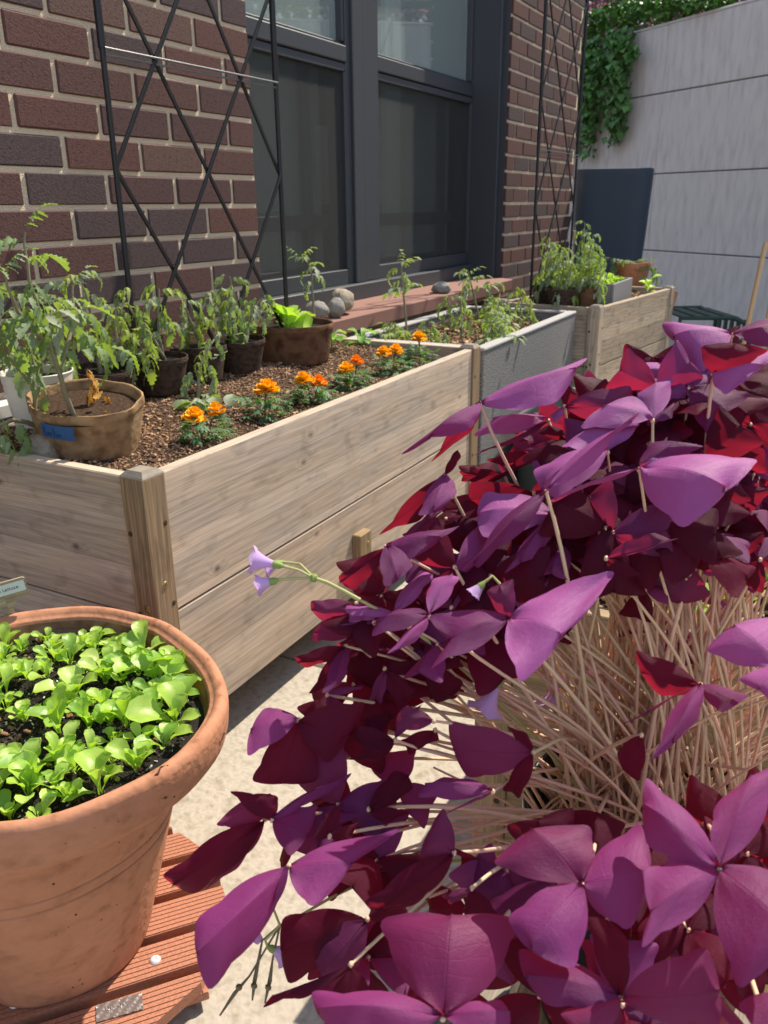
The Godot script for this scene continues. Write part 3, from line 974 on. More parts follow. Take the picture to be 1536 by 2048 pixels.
func build_planters() -> void:
	var mulch := [Color(0.40, 0.24, 0.135), Color(0.31, 0.17, 0.09), Color(0.48, 0.32, 0.20), Color(0.18, 0.095, 0.055), Color(0.11, 0.06, 0.04), Color(0.36, 0.21, 0.115)]
	# 1: the near cedar planter
	var p1 := thing("wooden_planter", "long weathered cedar planter on legs in the foreground, holding marigolds and potted tomatoes", "planter", Vector3(0.838, 0, 0.522))
	build_box_planter(p1, 1.322, 0.475, 0.557, 0.09, [0.546, 0.3125, 0.09], [M.weather, M.weather2], M.post)
	var soil := soil_grid(0.0325, 1.29, -0.443, -0.032, func(x, z): return p1_soil(x + 0.838, z + 0.522), 60, 30)
	put("soil", soil, M.soil, p1)
	var body := MB.new()
	body.cube(Vector3(0.033, 0.10, -0.442), Vector3(1.289, 0.13, -0.033), 0.0)
	put("bottom_board", body, M.fresh, p1)
	scatter(p1, "mulch", 17000, 0.036, 1.286, -0.44, -0.036, func(x, z): return p1_soil(x + 0.838, z + 0.522), Vector2(0.0022, 0.0056), mulch)
	# middle cleat with its caster leg
	var cl := MB.new()
	cl.cube(Vector3(0.605, 0.05, -0.0065), Vector3(0.655, 0.243, 0.0145), 0.002)
	var cleat := put("middle_leg", cl, M.tan, p1)
	for y in [0.215, 0.13]:
		var h := MB.new()
		h.lathe([[0.0, 0.0016], [0.003, 0.0014], [0.0045, 0.0004], [0.0045, -0.001]], 12)
		put("screw", h, M.screw, cleat, Transform3D(Basis(Vector3.RIGHT, PI / 2), Vector3(0.64, y, 0.0145)))
	var cs := MB.new()
	cs.lathe([[0.0, -0.011], [0.016, -0.011], [0.025, -0.007], [0.026, 0.0], [0.025, 0.007], [0.016, 0.011], [0.0, 0.011]], 20)
	put("caster_wheel", cs, M.black, cleat, Transform3D(Basis(Vector3(0.6, 0, 0.8), PI / 2), Vector3(0.63, 0.026, 0.004)))
	var fk := MB.new()
	fk.cube(Vector3(0.612, 0.03, -0.012), Vector3(0.648, 0.05, 0.018), 0.003)
	put("caster_fork", fk, M.white_metal, cleat)

	# 2: the grey planter
	var p2 := thing("stone_planter", "rough grey stone-look planter between the two cedar planters, full of tomato seedlings", "planter", Vector3(2.20, 0, 0.516))
	var wl := 0.94
	var dz := 0.45
	var tk := 0.028
	for q in [[Vector3(0, 0, -tk), Vector3(wl, 0.5265, 0)], [Vector3(0, 0, -dz), Vector3(wl, 0.5265, -dz + tk)], [Vector3(0, 0, -dz + tk + 0.001), Vector3(tk, 0.5265, -tk - 0.001)], [Vector3(wl - tk, 0, -dz + tk + 0.001), Vector3(wl, 0.5265, -tk - 0.001)]]:
		var b := MB.new()
		b.cube(q[0], q[1], 0.003)
		put("side", b, M.granite, p2)
	for q in [[Vector3(-0.002, 0.527, -tk - 0.003), Vector3(wl + 0.002, 0.537, 0.003)], [Vector3(-0.002, 0.527, -dz - 0.002), Vector3(wl + 0.002, 0.537, -dz + tk + 0.004)], [Vector3(-0.002, 0.527, -dz + tk + 0.005), Vector3(tk + 0.004, 0.537, -tk - 0.004)], [Vector3(wl - tk - 0.004, 0.527, -dz + tk + 0.005), Vector3(wl + 0.002, 0.537, -tk - 0.004)]]:
		var b := MB.new()
		b.cube(q[0], q[1], 0.004)
		put("rim", b, M.granite_rim, p2)
	var s2 := func(x: float, z: float) -> float: return 0.50 + 0.008 * sin(x * 17.0 + z * 9.0) * sin(z * 23.0)
	put("soil", soil_grid(tk, wl - tk, -dz + tk, -tk, s2, 30, 20), M.soil, p2)
	scatter(p2, "mulch", 3500, tk + 0.004, wl - tk - 0.004, -dz + tk + 0.004, -tk - 0.004, s2, Vector2(0.005, 0.011), mulch)

	# 3: the far cedar planter, turned a little away from the wall
	var p3 := thing("wooden_planter", "pale cedar planter at the far end, with the small grey trough standing in it", "planter", Vector3(3.17, 0, 0.60), deg_to_rad(-7.0))
	build_box_planter(p3, 0.93, 0.44, 0.557, 0.05, [0.546, 0.32, 0.06], [M.fresh, M.fresh], M.fresh)
	var s3 := func(x: float, z: float) -> float: return 0.515 + 0.01 * sin(x * 17.0 + z * 9.0) * sin(z * 23.0)
	put("soil", soil_grid(0.03, 0.90, -0.41, -0.03, s3, 30, 20), M.soil, p3)
	scatter(p3, "mulch", 2500, 0.034, 0.896, -0.405, -0.034, s3, Vector2(0.006, 0.012), mulch)

	# 4: the cedar planter on the right, behind the oxalis
	var p4 := thing("wooden_planter", "tan cedar planter behind the oxalis stalks, its end boards in shade", "planter", Vector3(0.902, 0, 1.02), deg_to_rad(0.0))
	p4.rotation.y = PI      # its front faces the aisle
	p4.position = Vector3(0.902 + 0.9, 0, 1.02)
	build_box_planter(p4, 0.9, 0.5, 0.46, 0.02, [0.45, 0.235, 0.02], [M.tan, M.tan], M.tan)
	var s4 := func(x: float, z: float) -> float: return 0.40 + 0.008 * sin(x * 19.0 + z * 9.0) * sin(z * 23.0)
	put("soil", soil_grid(0.03, 0.87, -0.47, -0.03, s4, 30, 20), M.soil, p4)
	scatter(p4, "mulch", 2500, 0.034, 0.866, -0.466, -0.034, s4, Vector2(0.006, 0.013), [Color(0.5, 0.34, 0.2), Color(0.4, 0.26, 0.15), Color(0.25, 0.14, 0.08), Color(0.12, 0.07, 0.045)])

	# bench of weathered planks under the oxalis pot
	var be := thing("bench", "low bench of weathered planks under the black oxalis pot", "bench", Vector3(0.31, 0, 1.127))
	for k in 4:
		var b := MB.new()
		b.cube(Vector3(0.0, 0.28, 0.092 * k), Vector3(0.32 + R(-0.006, 0.006), 0.30 + R(-0.001, 0.001), 0.092 * k + 0.086), 0.003, Vector2(R(0, 1), R(0, 1)))
		put("plank", b, M.greywood if k % 2 == 0 else M.tan, be)
	for x in [0.03, 0.26]:
		for z in [0.03, 0.30]:
			var b := MB.new()
			b.cube(Vector3(x, 0, z), Vector3(x + 0.04, 0.2795, z + 0.04), 0.002)
			put("leg", b, M.greywood, be)

# ---------------------------------------------------------------- trellises
func rod(b: MB, a: Vector3, c: Vector3, r: float) -> void:
	b.tube([a, c], [r], 8)

func build_trellis(o: Node3D, h0: float, h1: float, bar_y: Array, w: float, r: float) -> void:
	# local frame: x along the width, nodes of the lattice in rows 0.197 apart
	for x in [0.0, w]:
		var b := MB.new()
		rod(b, Vector3(x, h0, 0), Vector3(x, bar_y[0] + 0.01, 0), r * 0.85)
		b.tube([Vector3(x, bar_y[0] + 0.0, 0), Vector3(x, h1, 0)], [r * 1.1], 8)
		put("upright", b, M.rod, o)
	for y in bar_y:
		var b := MB.new()
		rod(b, Vector3(0, y, 0.006), Vector3(w, y, 0.006), r * 0.36)
		rod(b, Vector3(0, y - 0.010, 0.002), Vector3(w, y - 0.010, 0.002), r * 0.36)
		put("cross_bar", b, M.rod_bright, o)
	var dx := w / 4.0
	var dy := 0.197
	var rows := int((h1 - h0) / dy) + 1
	var b0: float = bar_y[0]
	for s in [-1.0, 1.0]:
		for k in range(-3, 8):
			# each lattice bar bounces from side to side: build straight runs between the uprights
			for half in 2:
				var x0 := 0.0 if s > 0.0 else w
				var y0 := b0 + dy * (k * 2 - 1)
				if half == 1:
					x0 = dx * 2.0
					continue
				var a := Vector3(x0, y0, s * 0.003)
				var c := Vector3(x0 + s * w, y0 + dy * 4.0, s * 0.003)
				var lo := maxf(a.y, h0 + 0.02)
				var hi := minf(c.y, h1)
				if hi - lo < 0.02:
					continue
				var p0 := a.lerp(c, (lo - a.y) / (c.y - a.y))
				var p1 := a.lerp(c, (hi - a.y) / (c.y - a.y))
				var b := MB.new()
				var d := (p1 - p0).normalized()
				b.box(Vector3(0.009, p0.distance_to(p1), 0.005), Transform3D(Basis(d.cross(Vector3.BACK).normalized(), d, Vector3.BACK), (p0 + p1) * 0.5), 0.001)
				put("lattice_bar", b, M.rod, o)

func build_trellises() -> void:
	var t1 := thing("trellis", "black metal lattice trellis standing in the near planter against the brick", "trellis", Vector3(1.258, 0, 0.125))
	build_trellis(t1, 0.50, 1.42, [1.188], 0.545, 0.0068)
	var t2 := thing("trellis", "thin black lattice trellis at the far brick corner, behind the far planter", "trellis", Vector3(3.345, 0, 0.27))
	build_trellis(t2, 0.49, 2.1, [1.112, 1.90], 0.545, 0.0062)

# ---------------------------------------------------------------- things in the far corner
func build_back_corner() -> void:
	# tall blue-grey planter
	var bp := thing("tall_planter", "tall dark blue square planter in the far corner before the concrete wall", "planter", Vector3(5.1, 0, 0.15), 0.25)
	var b := MB.new()
	var rows := []
	for i in 33:
		var f := TAU * (i % 32) / 32.0
		var row := []
		for q in [[0.0, 0.1], [0.14, 0.1], [0.155, 0.02], [0.16, 0.0], [0.2, 0.75], [0.212, 1.06], [0.212, 1.088], [0.208, 1.092], [0.19, 1.092], [0.186, 1.088], [0.18, 1.03], [0.0, 1.03]]:
			var p := Vector2(cos(f), sin(f))
			var k: float = 1.0 / pow(pow(absf(p.x), 8.0) + pow(absf(p.y), 8.0), 1.0 / 8.0)
			row.append(Vector3(p.x * k * q[0], q[1], p.y * k * q[0]))
		rows.append(row)
	b.grid(rows)
	put("body", b, M.blue, bp)
	# small grey trough with greens in the far planter
	var tr := thing("trough", "small grey trough of bright greens standing on the far cedar planter", "planter", Vector3(3.43, 0.525, 0.585), 0.0)
	var tw := MB.new()
	for q in [[Vector3(0, 0, -0.012), Vector3(0.34, 0.088, 0)], [Vector3(0, 0, -0.14), Vector3(0.34, 0.088, -0.128)], [Vector3(0, 0, -0.1275), Vector3(0.012, 0.088, -0.0125)], [Vector3(0.328, 0, -0.1275), Vector3(0.34, 0.088, -0.0125)]]:
		tw.cube(q[0], q[1], 0.002)
	put("side", tw, M.trough, tr)
	var sl := MB.new()
	sl.cube(Vector3(0.013, 0.01, -0.127), Vector3(0.327, 0.072, -0.013), 0.0)
	put("soil", sl, M.soil_dark, tr)
	# greens in the trough
	for k in 15:
		var at := Vector3(3.455 + R(0.0, 0.29), 0.597, 0.585 - R(0.02, 0.12))
		seedling(at, R(0.8, 1.15) * 1.1, "leafy green seedling growing in the small grey trough", "seedlings in the grey trough", 5)
	# terracotta pot with a fern behind the far planter
	var tp := thing("flower_pot", "terracotta pot with a green plant, behind the far planter and the trough", "pot", Vector3(4.47, 0.50, 0.44))
	tp.scale = Vector3.ONE * 0.62
	var pb := MB.new()
	pb.lathe([[0.0, 0.0], [0.10, 0.0], [0.125, 0.16], [0.14, 0.165], [0.142, 0.21], [0.13, 0.212], [0.12, 0.19], [0.0, 0.185]], 28)
	put("pot", pb, M.terra, tp)
	var stand := thing("plant_stand", "low dark stand under the terracotta pot behind the far planter", "stand", Vector3(4.47, 0.03, 0.44))
	for q in [[-0.09, -0.09], [0.09, -0.09], [-0.09, 0.09], [0.09, 0.09]]:
		var lg := MB.new()
		lg.cube(Vector3(q[0] - 0.012, 0, q[1] - 0.012), Vector3(q[0] + 0.012, 0.449, q[1] + 0.012), 0.002)
		put("leg", lg, M.rack, stand)
	var top := MB.new()
	top.cube(Vector3(-0.11, 0.45, -0.11), Vector3(0.11, 0.469, 0.11), 0.003)
	put("top", top, M.rack, stand)
	var fern := thing("leafy_plant", "dark green leafy plant spilling out of the terracotta pot in the corner", "plant", Vector3(4.47, 0.615, 0.44))
	for k in 14:
		var a := TAU * k / 14.0 + R(-0.2, 0.2)
		var lfm := MB.new()
		compound_leaf(lfm, R(0.12, 0.2), 5, R(0.2, 0.9), 0.5)
		put("leaf", lfm, M.tom[2], fern, Transform3D(Basis(Vector3.UP, a), Vector3(cos(a) * 0.02, 0.0, sin(a) * -0.02)))
	# small terracotta pot at the end of the far planter
	var ep := thing("flower_pot", "small terracotta pot hanging at the right end post of the far planter", "pot", Vector3(4.2, 0.43, 0.67))
	ep.scale = Vector3.ONE * 0.75
	var eb := MB.new()
	eb.lathe([[0.0, 0.0], [0.035, 0.0], [0.05, 0.09], [0.055, 0.092], [0.056, 0.115], [0.05, 0.115], [0.046, 0.1], [0.0, 0.098]], 20)
	put("pot", eb, M.terra, ep)
	var hk := MB.new()
	hk.cube(Vector3(-0.10, 0.095, -0.005), Vector3(-0.045, 0.105, 0.005), 0.001)
	put("hook", hk, M.rack, ep)
	# dark plastic bin beside the grey planter
	var bn := thing("storage_bin", "dark grey green plastic bin on the paving below the grey planter", "bin", Vector3(2.62, 0, 0.735), 0.0)
	var br := []
	for i in 41:
		var f := TAU * (i % 40) / 40.0
		var p := Vector2(cos(f), sin(f))
		var k: float = 1.0 / pow(pow(absf(p.x), 7.0) + pow(absf(p.y), 7.0), 1.0 / 7.0)
		var row := []
		for q in [[0.0, 0.012], [0.84, 0.012], [0.86, 0.0], [0.88, 0.006], [0.95, 0.262], [1.03, 0.264], [1.05, 0.272], [1.05, 0.29], [1.03, 0.297], [0.97, 0.297], [0.94, 0.286], [0.9, 0.1], [0.0, 0.1]]:
			row.append(Vector3(p.x * k * q[0] * 0.30, q[1], p.y * k * q[0] * 0.19))
		br.append(row)
	var bm := MB.new()
	bm.grid(br)
	put("body", bm, M.bin, bn)
	var litter := []
	var lc := []
	for i in 500:
		litter.append(Transform3D(spin(Vector3(R(-1, 1), R(0, TAU), R(-1, 1)), R(0.012, 0.03)), Vector3(R(-0.26, 0.26), 0.104 + R(0, 0.03), R(-0.16, 0.16))))
		var t := R(0.5, 1.0)
		lc.append(Color(0.34 * t, 0.36 * t, 0.24 * t))
	stuff("dry_leaves", chip_mesh(), M.chip, litter, bn, lc)
	# green metal rack at the foot of the wall
	var rk := thing("rack", "small dark green metal rack of slats on the ground before the concrete wall", "rack", Vector3(5.15, 0, 0.98), 0.5)
	for sgn in [0.0, 0.5]:
		var rb := MB.new()
		rb.tube([Vector3(sgn, 0, 0.0), Vector3(sgn, 0.22, 0.0), Vector3(sgn + 0.01, 0.27, -0.03), Vector3(sgn + 0.02, 0.30, -0.10), Vector3(sgn + 0.02, 0.30, -0.40), Vector3(sgn, 0, -0.40)], [0.013], 8)
		put("side_frame", rb, M.rack, rk)
	for k in 4:
		var sb := MB.new()
		sb.cube(Vector3(0.03, 0.29, -0.11 - 0.085 * k), Vector3(0.49, 0.304, -0.06 - 0.085 * k), 0.003)
		put("slat", sb, M.rack, rk)
	for k in 5:
		var sb := MB.new()
		sb.cube(Vector3(0.06 + 0.09 * k, 0.163, -0.006), Vector3(0.10 + 0.09 * k, 0.28, 0.006), 0.002)
		put("slat", sb, M.rack, rk)
	var cr := MB.new()
	cr.cube(Vector3(0.012, 0.14, -0.01), Vector3(0.49, 0.162, 0.01), 0.003)
	put("rail", cr, M.rack, rk)
	# bamboo stakes and a yellow green climber on the right
	var bamboo_at := [[Vector3(1.62, 0.40, 1.215), Vector3(1.735, 0.848, 1.238)], [Vector3(1.66, 0.40, 1.262), Vector3(1.745, 0.85, 1.262)], [Vector3(1.72, 0.40, 1.33), Vector3(1.76, 0.85, 1.275)]]
	for k in 3:
		var sb := MB.new()
		sb.tube([bamboo_at[k][0], bamboo_at[k][1]], [0.0042], 8)
		tag(put("stake", sb, M.bamboo), ["bamboo stake at the right edge, leftmost of the leaning three", "bamboo stake at the right edge, middle one, tallest", "bamboo stake at the right edge, partly out of the picture"][k], "stake", "bamboo stakes in the right planter")
	var cp := thing("bean_plant", "bright yellow green climbing plant at the foot of the bamboo stakes", "plant", Vector3(1.7, 0.40, 1.27))
	var vs := MB.new()
	vs.tube([Vector3(0, 0, 0), Vector3(0.02, 0.15, 0.02), Vector3(0.0, 0.3, 0.0)], [0.004, 0.002], 6)
	put("stem", vs, M.tom_green, cp)
	for k in 12:
		var lb := MB.new()
		broad_leaf(lb, R(0.04, 0.065), 0.75, 0.35)
		put("leaf", lb, M.lettuce[k % 3], cp, Transform3D(Basis.from_euler(Vector3(R(-0.2, 0.8), R(0, TAU), R(-0.3, 0.3))), Vector3(R(-0.02, 0.02), R(0.06, 0.24), R(-0.02, 0.02))))

# ---------------------------------------------------------------- terracotta pot on its round slatted caddy
const POT := Vector3(0.520, 0.042, 0.610)

func pot_wob(f: float, y: float, r: float) -> float:
	var k := smoothstep(0.24, 0.33, y) * smoothstep(0.05, 0.15, r)
	return k * 0.0140 * cos(3.0 * (f - deg_to_rad(80.0))) + 0.0012 * sin(5.0 * f + y * 9.0) * smoothstep(0.02, 0.1, r)

func build_pot_and_caddy() -> void:
	var cd := thing("plant_caddy", "round reddish brown slatted plant caddy under the terracotta pot", "plant caddy", Vector3(0.527, 0, 0.612), -deg_to_rad(40.5))
	var circle := PackedVector2Array()
	for i in 12:
		circle.append(Vector2(cos(TAU * (i + 0.5) / 12.0), sin(TAU * (i + 0.5) / 12.0)) * 0.207)
	for e in [-0.199, -0.136, -0.073, -0.010, 0.0535, 0.1165, 0.1795]:
		var lo: float = e - 0.049
		var rect := PackedVector2Array([Vector2(-0.3, lo), Vector2(0.3, lo), Vector2(0.3, e), Vector2(-0.3, e)])
		var sb := MB.new()
		for poly in Geometry2D.intersect_polygons(rect, circle):
			sb.prism(poly, 0.026, 0.0405)
		for k in 7:
			var a := lo + 0.0006 + k * 0.0069
			var rr := PackedVector2Array([Vector2(-0.3, a), Vector2(0.3, a), Vector2(0.3, a + 0.0056), Vector2(-0.3, a + 0.0056)])
			for poly in Geometry2D.intersect_polygons(rr, circle):
				sb.prism(poly, 0.0403, 0.042)
		if sb.v.size() > 0:
			put("slat", sb, M.wpc, cd)
	for x in [-0.13, 0.0, 0.13]:
		var cb := MB.new()
		var hl := sqrt(0.2 * 0.2 - x * x) - 0.004
		cb.cube(Vector3(x - 0.024, 0.012, -hl), Vector3(x + 0.024, 0.0238, hl), 0.001)
		for k in 7:
			cb.cube(Vector3(x - 0.024 + k * 0.0069, 0.0236, -hl), Vector3(x - 0.024 + k * 0.0069 + 0.0054, 0.0255, hl), 0.0)
		put("cross_member", cb, M.wpc, cd)
	for q in [[-0.13, 0.10], [0.13, 0.10], [-0.13, -0.10], [0.13, -0.10], [0.0, 0.17]]:
		var ft := MB.new()
		ft.lathe([[0.0, 0.0], [0.011, 0.0], [0.013, 0.003], [0.012, 0.0118], [0.0, 0.0118]], 12)
		put("foot", ft, M.black, cd, Transform3D(Basis.IDENTITY, Vector3(q[0], 0, q[1])))
	for q in [[0.099, 0.0935], [-0.062, 0.0925]]:
		var sw := MB.new()
		sw.lathe([[0.0, 0.0022], [0.0018, 0.0016], [0.0026, 0.0034], [0.005, 0.0026], [0.0068, 0.0008], [0.007, -0.001]], 18)
		put("screw", sw, M.white_metal, cd, Transform3D(Basis.IDENTITY, Vector3(q[0], 0.042, q[1])))
	# crinkled foil label with worn stamped letters, on the front slat
	var lb := []
	for i in 19:
		var row := []
		for j in 9:
			row.append(Vector3(-0.026 + 0.052 * i / 18.0, 0.0004 + 0.0007 * sin(i * 1.9 + j * 2.3) * sin(j * 1.1 + i * 0.4), -0.0115 + 0.023 * j / 8.0))
		lb.append(row)
	var lm := MB.new()
	lm.grid(lb, Vector2.ONE, Vector3.UP)
	var label := put("foil_label", lm, M.foil, cd, Transform3D(Basis(Vector3.UP, -0.05), Vector3(0.052, 0.0432, 0.145)))
	var tm := TextMesh.new()
	tm.text = "QUAQUL"
	var sf := SystemFont.new()
	sf.font_names = PackedStringArray(["Droid Sans"])
	tm.font = sf
	tm.font_size = 16
	tm.pixel_size = 0.00042
	tm.depth = 0.0004
	put("stamped_letters", tm, M.foil, label, Transform3D(Basis(Vector3.RIGHT, -PI / 2), Vector3(-0.002, 0.0011, -0.002)))

	var pt := thing("terracotta_pot", "large weathered terracotta pot with a thick wavy chipped rim, full of lettuce seedlings", "pot", POT)
	var prof := [[0.0, 0.0], [0.107, 0.0], [0.112, 0.004], [0.1145, 0.012], [0.128, 0.065], [0.143, 0.125], [0.1535, 0.168], [0.1570, 0.1825], [0.1553, 0.1838], [0.1556, 0.1852], [0.1580, 0.1865], [0.1610, 0.1998], [0.1594, 0.2010], [0.1597, 0.2024], [0.1620, 0.2036], [0.168, 0.228], [0.1745, 0.252], [0.181, 0.270], [0.189, 0.2785], [0.201, 0.2835], [0.2125, 0.2865], [0.2215, 0.2915], [0.2265, 0.301], [0.229, 0.315], [0.2300, 0.330], [0.2305, 0.341], [0.2285, 0.3475], [0.2235, 0.3510], [0.218, 0.3500], [0.2145, 0.3455], [0.2120, 0.3425], [0.2100, 0.3428], [0.2080, 0.3405], [0.2055, 0.332], [0.2000, 0.31], [0.192, 0.27], [0.16, 0.24], [0.0, 0.235]]
	var pb := MB.new()
	pb.lathe(prof, 96, pot_wob, Vector2(3, 1))
	var inr := MB.new()
	inr.lathe([[0.2070, 0.3375], [0.2045, 0.330], [0.1990, 0.309], [0.1910, 0.269]], 96, pot_wob)
	for m in [pb, inr]:   # the hand-made rim is not level
		for i in m.v.size():
			var q: Vector3 = m.v[i]
			var g := atan2(q.z, q.x)
			m.v[i].y += smoothstep(0.25, 0.345, q.y) * smoothstep(0.15, 0.2, Vector2(q.x, q.z).length()) * (0.0045 * sin(2.0 * g + 0.6) + 0.0022 * sin(5.0 * g) + 0.001 * sin(11.0 * g))
	put("body", pb, M.terra, pt)
	put("mossy_inner_wall", inr, M.terra_in, pt)
	# cracks in the rim
	for q in [[0.33, 0.52, 0.2245, 0.3512, 7], [0.55, 0.62, 0.2275, 0.349, 3], [1.62, 1.70, 0.2265, 0.349, 5], [1.2, 1.30, 0.2297, 0.325, 6], [1.66, 1.69, 0.2290, 0.318, 6]]:
		var pts := []
		for i in q[4]:
			var f: float = lerpf(q[0], q[1], float(i) / (q[4] - 1)) + R(-0.006, 0.006)
			var y: float = q[3] + R(-0.003, 0.003)
			var r: float = q[2] + (R(-0.005, 0.001) if y > 0.345 else 0.0)
			r += pot_wob(f, y, r)
			pts.append(Vector3(cos(f) * r, y, sin(f) * r))
		var cb := MB.new()
		cb.tube(pts, [0.0004, 0.0011, 0.0008, 0.0012, 0.0004], 5)
		put("crack", cb, M.crack, pt)
	for k in 60:   # small pits and dark spots where the surface has flaked
		var f := R(0.3, 2.3)
		var y := R(0.02, 0.335)
		var jj := 0
		while jj < prof.size() - 2 and prof[jj + 1][1] < y:
			jj += 1
		var t: float = inverse_lerp(prof[jj][1], prof[jj + 1][1], y)
		var r: float = lerpf(prof[jj][0], prof[jj + 1][0], t)
		r += pot_wob(f, y, r)
		var sp := rock_mesh(R(0.0006, 0.0019), 0.0004, k)
		put("pit", sp, M.terra_dark if k % 3 else M.crack, pt, Transform3D(Basis(Vector3.UP, -f) * Basis(Vector3.BACK, -PI / 2 + 0.25), Vector3(cos(f) * r, y, sin(f) * r)))
	var soil_y := func(x: float, z: float) -> float: return 0.319 + 0.006 * sin(x * 41.0 + 1.0) * sin(z * 37.0) + 0.004 * sin(x * 90.0) * sin(z * 83.0)
	var rows := []
	for i in 49:
		var f := TAU * (i % 48) / 48.0
		var row := []
		for j in 15:
			var r := 0.2015 * (1.0 - j / 14.0)
			r += pot_wob(f, 0.31, 0.2) * r / 0.19
			row.append(Vector3(cos(f) * r, soil_y.call(cos(f) * r, sin(f) * r), sin(f) * r))
		rows.append(row)
	var sm := MB.new()
	sm.grid(rows, Vector2.ONE, Vector3.UP)
	put("soil", sm, M.soil_dark, pt)
	var xfs := []
	var cl := []
	var tones := [Color(0.03, 0.022, 0.016), Color(0.05, 0.035, 0.024), Color(0.02, 0.016, 0.013), Color(0.09, 0.06, 0.04), Color(0.035, 0.028, 0.022)]
	for i in 6000:
		var f := R(0, TAU)
		var r := 0.199 * sqrt(rng.randf())
		var s := R(0.0012, 0.0042)
		var c: Color = tones[rng.randi() % 5]
		var z := rng.randf()
		if z < 0.07:
			c = Color(0.62, 0.60, 0.56)
			s = R(0.0012, 0.0026)
		elif z < 0.085:
			c = Color(0.22, 0.11, 0.06)
			s = R(0.004, 0.009)
		xfs.append(Transform3D(spin(Vector3(R(-1, 1), R(0, TAU), R(-1, 1))).scaled(Vector3.ONE * s * (1.6 if z < 0.07 else 1.3)), Vector3(cos(f) * r, soil_y.call(cos(f) * r, sin(f) * r) + s * 0.4, sin(f) * r)))
		cl.append(c)
	stuff("potting_mix", chip_mesh(), M.chip, xfs, pt, cl)
	# lettuce seedlings
	var spots: Array[Vector2] = []
	var tries := 0
	while spots.size() < 118 and tries < 6000:
		tries += 1
		var f := R(0, TAU)
		var p := Vector2(cos(f), sin(f)) * 0.188 * sqrt(rng.randf())
		# thin patches in the middle, as sown
		if p.distance_to(Vector2(-0.035, 0.035)) < 0.042 or p.distance_to(Vector2(0.04, -0.02)) < 0.03 or p.distance_to(Vector2(0.085, 0.03)) < 0.02 or p.distance_to(Vector2(-0.0, -0.14)) < 0.035:
			continue
		var ok := true
		for o in spots:
			if o.distance_to(p) < 0.0215:
				ok = false
		if ok:
			spots.append(p)
	for p in spots:
		seedling(POT + Vector3(p.x, soil_y.call(p.x, p.y), p.y), [0.55, 0.75, 0.9, 1.0, 1.2][rng.randi() % 5] * R(0.9, 1.1) * (1.12 if p.y > 0.05 else 1.0), "bright green lettuce seedling growing in the terracotta pot", "lettuce seedlings in the terracotta pot", 6 + rng.randi() % 3)
	# wooden name tag
	var tg := thing("plant_label", "wooden T shaped plant label with a printed strip, stuck in the pot's back edge", "plant label", Vector3(0.668, 0.345, 0.42), 0.0)
	tg.basis = Basis.looking_at(Vector3(0.55, 0.12, -0.83).normalized(), Vector3(-0.16, 1.0, 0.05).normalized())
	var poly := PackedVector2Array([Vector2(-0.005, 0.02), Vector2(0.005, 0.02)])
	for i in 6:
		var a := PI / 2 * i / 5.0
		poly.append(Vector2(0.0065 + 0.0165 * (1.0 - cos(a)), -0.052 - 0.0165 * sin(a)) if i > 0 else Vector2(0.0065, -0.048))
	poly.append_array(PackedVector2Array([Vector2(0.031, -0.0695), Vector2(0.031, -0.096), Vector2(0.0285, -0.0985), Vector2(-0.0285, -0.0985), Vector2(-0.031, -0.096), Vector2(-0.031, -0.0695)]))
	for i in range(5, -1, -1):
		var a := PI / 2 * i / 5.0
		poly.append(Vector2(-0.0065 - 0.0165 * (1.0 - cos(a)), -0.052 - 0.0165 * sin(a)) if i > 0 else Vector2(-0.0065, -0.048))
	var tb := MB.new()
	tb.prism(poly, -0.0012, 0.0012, Transform3D(Basis(Vector3.RIGHT, PI / 2), Vector3.ZERO))
	put("tag", tb, M.fresh, tg)
	var st := MB.new()
	st.cube(Vector3(-0.029, 0.078, 0.0013), Vector3(0.029, 0.0945, 0.0016), 0.0)
	var strip := put("paper_strip", st, M.paper, tg)
	var tx := TextMesh.new()
	tx.text = "Crunch Lettuce"
	tx.font = sf
	tx.font_size = 16
	tx.pixel_size = 0.00040
	tx.depth = 0.0002
	put("printed_name", tx, M.ink, strip, Transform3D(Basis.IDENTITY, Vector3(-0.001, 0.0862, 0.0018)))

# ---------------------------------------------------------------- leaves and plants
# a spoon shaped leaf along +z from the origin: len, width share, droop
func broad_leaf(b: MB, ln: float, wid: float, droop: float, wave := 0.0) -> void:
	var w := [0.08, 0.10, 0.30, 0.72, 0.98, 1.0, 0.72, 0.0]
	var s := [0.0, 0.16, 0.32, 0.5, 0.68, 0.82, 0.95, 1.0]
	var rows := []
	for i in 8:
		var row := []
		for j in 5:
			var x: float = (j - 2) / 2.0
			var z: float = s[i] * ln
			var y: float = ln * (0.35 * sin(s[i] * 2.2) * (1.0 - droop) - droop * s[i] * s[i] * 0.7)
			y += ln * wid * 0.22 * x * x * w[i] + wave * ln * sin(i * 2.1 + j * 1.7) * absf(x)
			row.append(Vector3(x * w[i] * wid * ln * 0.5, y, z))
		rows.append(row)
	b.grid(rows, Vector2.ONE, Vector3.UP)

